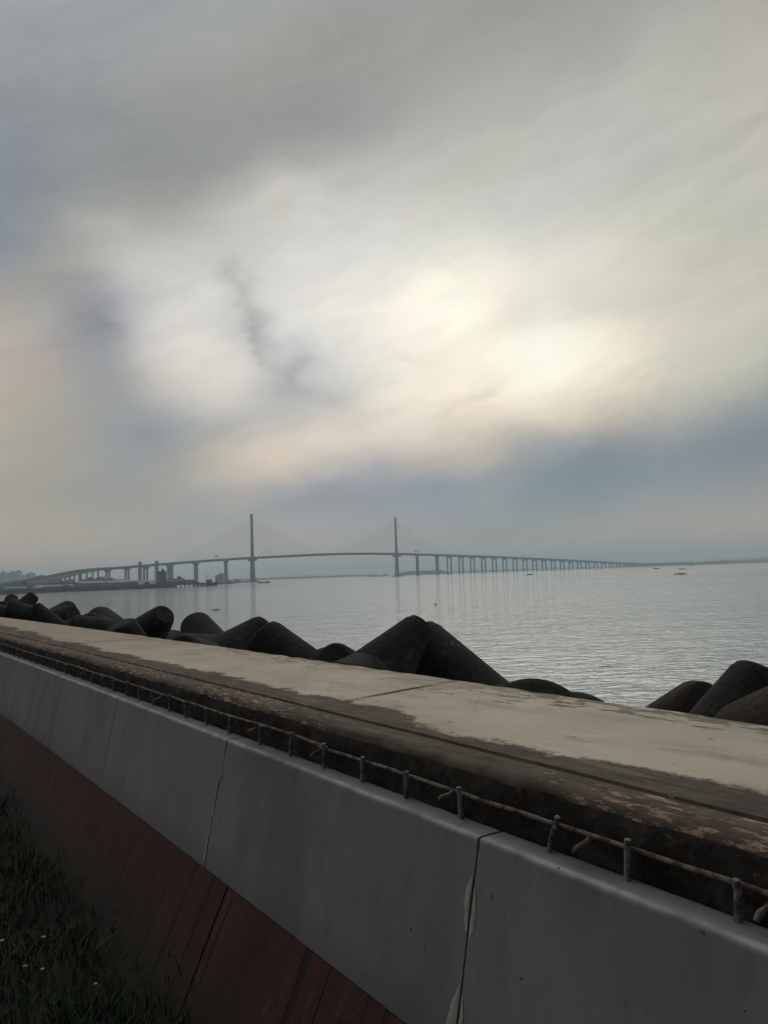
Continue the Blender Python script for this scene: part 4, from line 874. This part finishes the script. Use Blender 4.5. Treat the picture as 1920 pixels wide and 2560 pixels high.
shed(402, 416, 1427.5, 30, 'storage_block', 'tall dark navy block standing on the wharf in front of a bridge pier', 'building', M['navy'], M['navy'], 9, False)
shed(200, 268, 1452, 60, 'warehouse', 'long low grey warehouse behind the wharf, nearest the ramp foot', 'warehouse', M['grey'], M['roof'], 30)
shed(276, 345, 1450.5, 75, 'warehouse', 'low grey warehouse behind the wharf between the ramp and the lattice towers', 'warehouse', M['grey'], M['roof'], 30)
shed(352, 398, 1450.0, 60, 'warehouse', 'low dark warehouse at the foot of the two lattice towers', 'warehouse', M['dark'], M['roof'], 24)
shed(420, 492, 1449.2, 32, 'warehouse', 'dark low shed on the wharf between the navy block and the work ship', 'warehouse', M['dark'], M['dark'], 14)
shed(262, 283, 1440.5, 260, 'warehouse', 'pale warehouse with a reddish roof glimpsed between bridge piers', 'warehouse', M['grey'], M['brown'], 30)
shed(105, 190, 1461.5, 45, 'warehouse', 'long low warehouse right under the access ramp', 'warehouse', M['grey'], M['roof'], 26)
shed(20, 96, 1466.5, 45, 'warehouse', 'long low warehouse at the far shore end of the wharf', 'warehouse', M['grey'], M['roof'], 26)
block(-8, 10.5, 1432.5, 2300, 'hazy city block nearest the frame edge, cut off by it')
block(17, 32, 1432.5, 2350, 'hazy city block, farther half of the close pair')
block(33, 47, 1429.5, 2300, 'hazy city block, taller half of the close pair with a roof box')
block(64, 79, 1434.5, 2400, 'small lone hazy city block beside the bridge ramp')
shed(300, 322, 1446.5, 200, 'warehouse', 'taller grey warehouse well behind the low ones, left of the lattice towers', 'warehouse', M['grey'], M['roof'], 30)
shed(142, 172, 1455.0, 150, 'warehouse', 'square shed behind the access ramp piers', 'warehouse', M['dark'], M['roof'], 30, False)
shed(222, 246, 1447.5, 180, 'warehouse', 'square flat roofed shed where the ramp splits off the bridge', 'warehouse', M['grey'], M['dark'], 26, False)
shed(440, 462, 1446.0, 44, 'warehouse', 'flat roofed box shed on the wharf roughly midway between navy block and work ship', 'warehouse', M['grey'], M['dark'], 12, False)
shed(52, 80, 1458.0, 170, 'warehouse', 'flat roofed shed behind the shore end of the wharf', 'warehouse', M['grey'], M['dark'], 30, False)
block(50.5, 57, 1440.5, 2500, 'low thin hazy city block between the close pair and the lone one')
block(84, 96, 1443.5, 2600, 'lowest hazy city block, nearest the bridge ramp')
# tree belt behind the port: reads as one mass
mb = MB(); g = random.Random(11)
for i in range(230):
    px = g.uniform(-60, 330); d = g.uniform(55, 420); p_ = pxw(px, d); r = g.uniform(1.6, 3.4) * (1 + d / 600)
    mb.blob((p_.x, p_.y, 2.5 + r * .75), r, .55, g)
tag(mb.build('port_trees', M['leaf']), kind='stuff')
mb = MB()
for i in range(160):
    px = g.uniform(50, 180); dp = g.uniform(1500, 2000); x, y = xy(px, dp); r = g.uniform(7, 13); hh = 12 + 11 * math.exp(-((px - 100) / 30) ** 2) + g.uniform(-3, 3)
    mb.blob((x, y, max(4, hh - r * .4)), r, .5, g)
tag(mb.build('far_trees', M['leaf']), kind='stuff')

# ------------------------------------------------------------------ vehicles and boats
def van(px, d, lb, n='delivery_van'):
    p_ = pxw(px, d); root = empty(n, (p_.x, p_.y, 3.82 if d < 18 else 2.5), pang + R(8), label=lb, cat='van', group='white vans on the wharf')
    sec = [(-3.0, .7, 2.7), (-2.9, .6, 2.9), (1.1, .6, 2.9), (1.9, .6, 2.1), (2.9, .6, 1.6), (3.0, .7, 1.3)]
    mb = MB(); mb.loft([[Vector((x, -1.1, a)), Vector((x, 1.1, a)), Vector((x, 1.0, b)), Vector((x, -1.0, b))] for x, a, b in sec]); mb.build('body', M['wht'], root)
    mb = MB(); mb.add([(1.2, -.9, 2.82), (1.2, .9, 2.82), (1.95, .95, 2.12), (1.95, -.95, 2.12)], [(0, 1, 2, 3)]); mb.v = [(x + .04, y, z + .05) for x, y, z in mb.v]; mb.build('windscreen', M['glass'], root)
    for x in (-1.9, 1.8):
        for y in (-1.0, 1.0): mb = MB(); mb.tube([(x, y - .14, .42), (x, y + .14, .42)], .42, 12); mb.build('wheel', M['hull'], root)
van(99, 9, 'white van on the wharf nearest the shore end, below the ramp'); van(353, 9, 'white van on the wharf below the brown towers, farther from the navy block'); van(382, 9, 'white van on the wharf right beside the navy block')
def hullmesh(L, W, H, sheer=.35, n=13):
    mb = MB(); rings = []
    for i in range(n):
        t = i / (n - 1) * 2 - 1; w = W / 2 * max(.04, 1 - abs(t) ** 2.6); k = H * (1 + sheer * abs(t) ** 2.2)
        x = t * L / 2
        rings.append([Vector((x, -w, k)), Vector((x, -w * .9, H * .45)), Vector((x * .96, -w * .45, -.25)), Vector((x * .96, w * .45, -.25)), Vector((x, w * .9, H * .45)), Vector((x, w, k)), Vector((x, w * .8, k - .12 * H)), Vector((x, -w * .8, k - .12 * H))])
    mb.loft(rings); return mb
def boat(px, dist, L, W, H, rz, name, lb, cat, cabin=None, mast=None, outrig=False, mat='hull', person=False, bow=None):
    x, y = xy(px, dist); root = empty(name, (x, y, 0), rz, label=lb, cat=cat)
    hullmesh(L, W, H).build('hull', M[mat], root)
    if cabin:
        cx, cl, cw, ch, cm = cabin; mb = MB(); mb.box((cx, 0, H * .8 + ch / 2), (cl, cw, ch), top=.88); mb.box((cx, 0, H * .8 + ch + .08), (cl * 1.12, cw * 1.1, .16)); c_ = mb.build('cabin', M[cm], root)
        mb = MB(); mb.box((cx, 0, H * .8 + ch * .66), (cl * 1.01, cw * .97, ch * .26)); mb.build('window_band', M['glass'], c_)
    if mast:
        for mx, mh, bx, bz in mast:
            mb = MB(); mb.tube([(mx, 0, H * .6), (mx, 0, H + mh)], [.14 * L / 10 + .05, .05], 6); mb.tube([(mx, 0, H + mh * .45), (mx + bx, 0, H + bz)], .06 * L / 12 + .04, 6); mb.build('mast', M['steel'], root)
    if outrig:
        for k in (-1, 1):
            mb = MB(); mb.tube([(-L * .38, k * W * 2.1, .12), (0, k * W * 2.2, .05), (L * .38, k * W * 2.1, .14)], .09, 6)
            for q in (-.22, .22): mb.tube([(L * q, 0, H * 1.05), (L * q, k * W * 1.2, H * .95), (L * q, k * W * 2.15, .12)], .05, 6)
            mb.build('outrigger', M['wood'], root)
    return root
boat(1699, 455, 7.6, .8, .42, R(2), 'outrigger_boat', 'small dark outrigger boat with a low cabin, nearest boat on the open water', 'boat', cabin=(.8, 1.3, .6, .3, 'wood'), mast=[(-.7, 1.5, 1.2, .5)], outrig=True)
boat(1705, 900, 10, 1.2, .5, R(5), 'outrigger_boat', 'outrigger boat beyond the nearest one on the open water', 'boat', cabin=(0, 3, .9, .5, 'wood'), outrig=True)
boat(1640, 1150, 8, 1.2, .9, R(-4), 'rowing_boat', 'tiny dark boat beyond the outrigger boats, off the viaduct end', 'boat', cabin=(0, 2, 1, .6, 'wood'))
boat(1323, 820, 7, 1.3, .8, R(6), 'rowing_boat', 'tiny dark boat in front of the viaduct piers', 'boat', cabin=(.3, 2, 1, .6, 'wood'))
boat(1729, 2400, 16, 4, 2.2, R(5), 'fishing_boat', 'fishing boat moored off the mangrove shore', 'boat', cabin=(-3, 5, 3, 2.5, 'wood'))
boat(651, 1050, 8, 2.4, 1.2, R(4), 'fishing_boat', 'low dark boat without a cabin beside the first pylon', 'boat', cabin=(0, 2, 1.4, .5, 'hull'))
boat(667, 1060, 9, 2.6, 1.4, R(0), 'fishing_boat', 'small dark boat with a cabin near the first pylon, the farther from it of two', 'boat', cabin=(.5, 2.6, 1.8, 1.4, 'hull'), mast=[(.6, 3.0, .8, 1.4)])
boat(560, 1160, 26, 8, 2.2, R(6), 'barge', 'dark flat barge beyond the wharf end', 'barge', cabin=(8, 5, 5, 2.4, 'hull'), mast=[(-4, 5, 6, 4)])
boat(577, 1250, 14, 4, 1.8, R(4), 'tugboat', 'small tug close behind the flat barge', 'boat', cabin=(0, 4, 3, 3, 'wht'), mast=[(.5, 5, 1, 2)])
boat(612, 1540, 46, 12, 2.6, R(3), 'barge', 'long low work barge at the foot of the first pylon', 'barge', cabin=(-14, 7, 7, 3.5, 'steel'))
boat(944, 2500, 70, 14, 3.0, R(2), 'barge', 'long low barge far beyond the second pylon', 'barge', cabin=(24, 8, 8, 5, 'steel'))
wx, wy = xy(519, 850)
boat(519, 868, 22, 7, 3.6, R(8), 'work_ship', 'dark work ship with a crane mast tied at the wharf end', 'ship', cabin=(2, 6, 5, 4.2, 'hull'), mast=[(-1.5, 14, 5.5, 11), (4, 11, -6, 6.5)])
boat(501, 860, 10, 3, 2.4, R(8), 'motorboat', 'white motorboat beside the work ship', 'boat', cabin=(0, 4, 2.2, 2.0, 'wht'), mat='wht')
boat(567, 1330, 9, 3, 1.8, R(12), 'motorboat', 'white motorboat anchored behind the flat barge', 'boat', cabin=(0, 4, 2.2, 1.8, 'wht'), mat='wht')
# grey terminal far behind the first side-span pier
x, y = xy(549, 1700); zt = zat(549, 1433.5, 1700); root = empty('terminal_building', (x, y, 1.0), R(12), label='grey hazy terminal with a stepped roof beside a thin bridge pier', cat='building')
mb = MB(); mb.box((0, 0, (zt - 5) / 2), (19, 16, zt - 5)); mb.box((3, 0, zt - 3.5), (11, 12, 4)); mb.build('wall', M['grey'], root)
mb = MB(); mb.box((0, 0, zt - 4.8), (20, 17, .6)); mb.box((3, 0, zt - 1.3), (12, 13, .5)); mb.build('roof', M['dark'], root)
for k in range(3): mb = MB(); mb.box((0, -8.05, 4 + 4 * k), (16, .2, 1.6)); mb.build('window_row', M['glass'], root)
# buoy and drifting log
x, y = xy(1086, 1923 * 6 / (1511 - hor(1086))); root = empty('buoy', (x, y, 0), label='tiny dark buoy alone on the calm water', cat='buoy')
mb = MB(); mb.blob((0, 0, .05), .22, .05, rnd); mb.build('float', M['hull'], root, True); mb = MB(); mb.tube([(0, 0, .2), (0, 0, .34)], .03, 6); mb.build('stick', M['hull'], root)
x, y = xy(539, 1923 * 6 / (1524 - hor(539))); mb = MB(); mb.tube([(-.75, 0, .03), (-.2, .04, .06), (.3, -.02, .05), (.8, .05, .02)], [.06, .1, .09, .04], 8)
tag(mb.build('driftwood', M['wood'], None, True, loc=(x, y, 0), rz=R(3)), 'brown log drifting beyond the tetrapods', 'log')

# ------------------------------------------------------------------ far shores
def shore(pts, seed, nm, cnt, land='shore', depthw=260):
    g = random.Random(seed); mb = MB(); L = [Vector((*xy(px, dp), 0)) for px, dp, *_ in pts]
    front = [p_ + Vector((0, 0, 1.2)) for p_ in L]; backp = [p_ + (p_.normalized() * depthw) + Vector((0, 0, 2.5)) for p_ in L]
    vs = [(*p_.xy, -1) for p_ in L] + [tuple(p_) for p_ in front] + [tuple(p_) for p_ in backp]; n = len(L)
    mb.add(vs, [(k * n + i, k * n + i + 1, (k + 1) * n + i + 1, (k + 1) * n + i) for k in (0, 1) for i in range(n - 1)])
    tag(mb.build(land, M['mud'], fix=False), kind='structure')
    mb = MB()
    for i in range(cnt):
        f = g.random() * (n - 1); k = min(int(f), n - 2); f -= k
        p_ = L[k].lerp(L[k + 1], f); h_ = pts[k][2] + (pts[k + 1][2] - pts[k][2]) * f
        q = p_ + p_.normalized() * g.uniform(6, depthw * .5); r = max(1.5, h_ * g.uniform(.28, .55))
        top = h_ * (.72 + .5 * nz(q.x * .012, q.y * .012, seed) + g.uniform(-.12, .12))
        mb.blob((q.x, q.y, max(r * .6, top - r * .7)), r * 1.25, .55, g, sz=.75)
        if i % 2: mb.blob((q.x, q.y, 1.5), r * 1.4, .4, g, sz=.8)
    tag(mb.build(nm, M['leaf']), kind='stuff')
shore([(560, 3300, 9), (700, 3500, 11), (800, 3700, 11), (900, 3900, 10), (945, 4100, 7)], 1, 'far_shore_trees', 520, depthw=500)
shore([(994, 2900, 8), (1010, 2900, 15), (1060, 2900, 17), (1100, 2950, 15), (1125, 3000, 5)], 2, 'mangrove_islet', 330, depthw=160)
shore([(1112, 3900, 8), (1180, 4000, 13), (1230, 4100, 9), (1300, 4300, 9), (1420, 4400, 8), (1560, 4300, 10)], 3, 'mangrove_shore', 560, depthw=400)
shore([(1545, 4200, 9), (1600, 4100, 14), (1660, 4000, 19), (1700, 4000, 15), (1760, 3900, 16), (1830, 3800, 18), (1880, 3700, 15), (1905, 3700, 22), (1990, 3600, 20)], 4, 'mangrove_shore', 700, depthw=400)
mb = MB(); hp = []
for i, px in enumerate(frange(1780, 2050, 8)): hp.append((px, 34 + 16 * math.sin((px - 1780) / 270 * 3.14) + 4 * nz(px * .05, 0, 0)))
for (px, h_) in hp:
    x, y = xy(px, 7200); mb.v += [(x, y, -1), (x, y + 200, h_ * .8), (x, y + 500, h_), (x, y + 1300, h_ * .5)]
for i in range(len(hp) - 1):
    for k in range(3): mb.f.append((i * 4 + k, (i + 1) * 4 + k, (i + 1) * 4 + k + 1, i * 4 + k + 1)); mb.mi.append(0)
tag(mb.build('hills', M['hill'], None, True, fix=False), kind='structure')
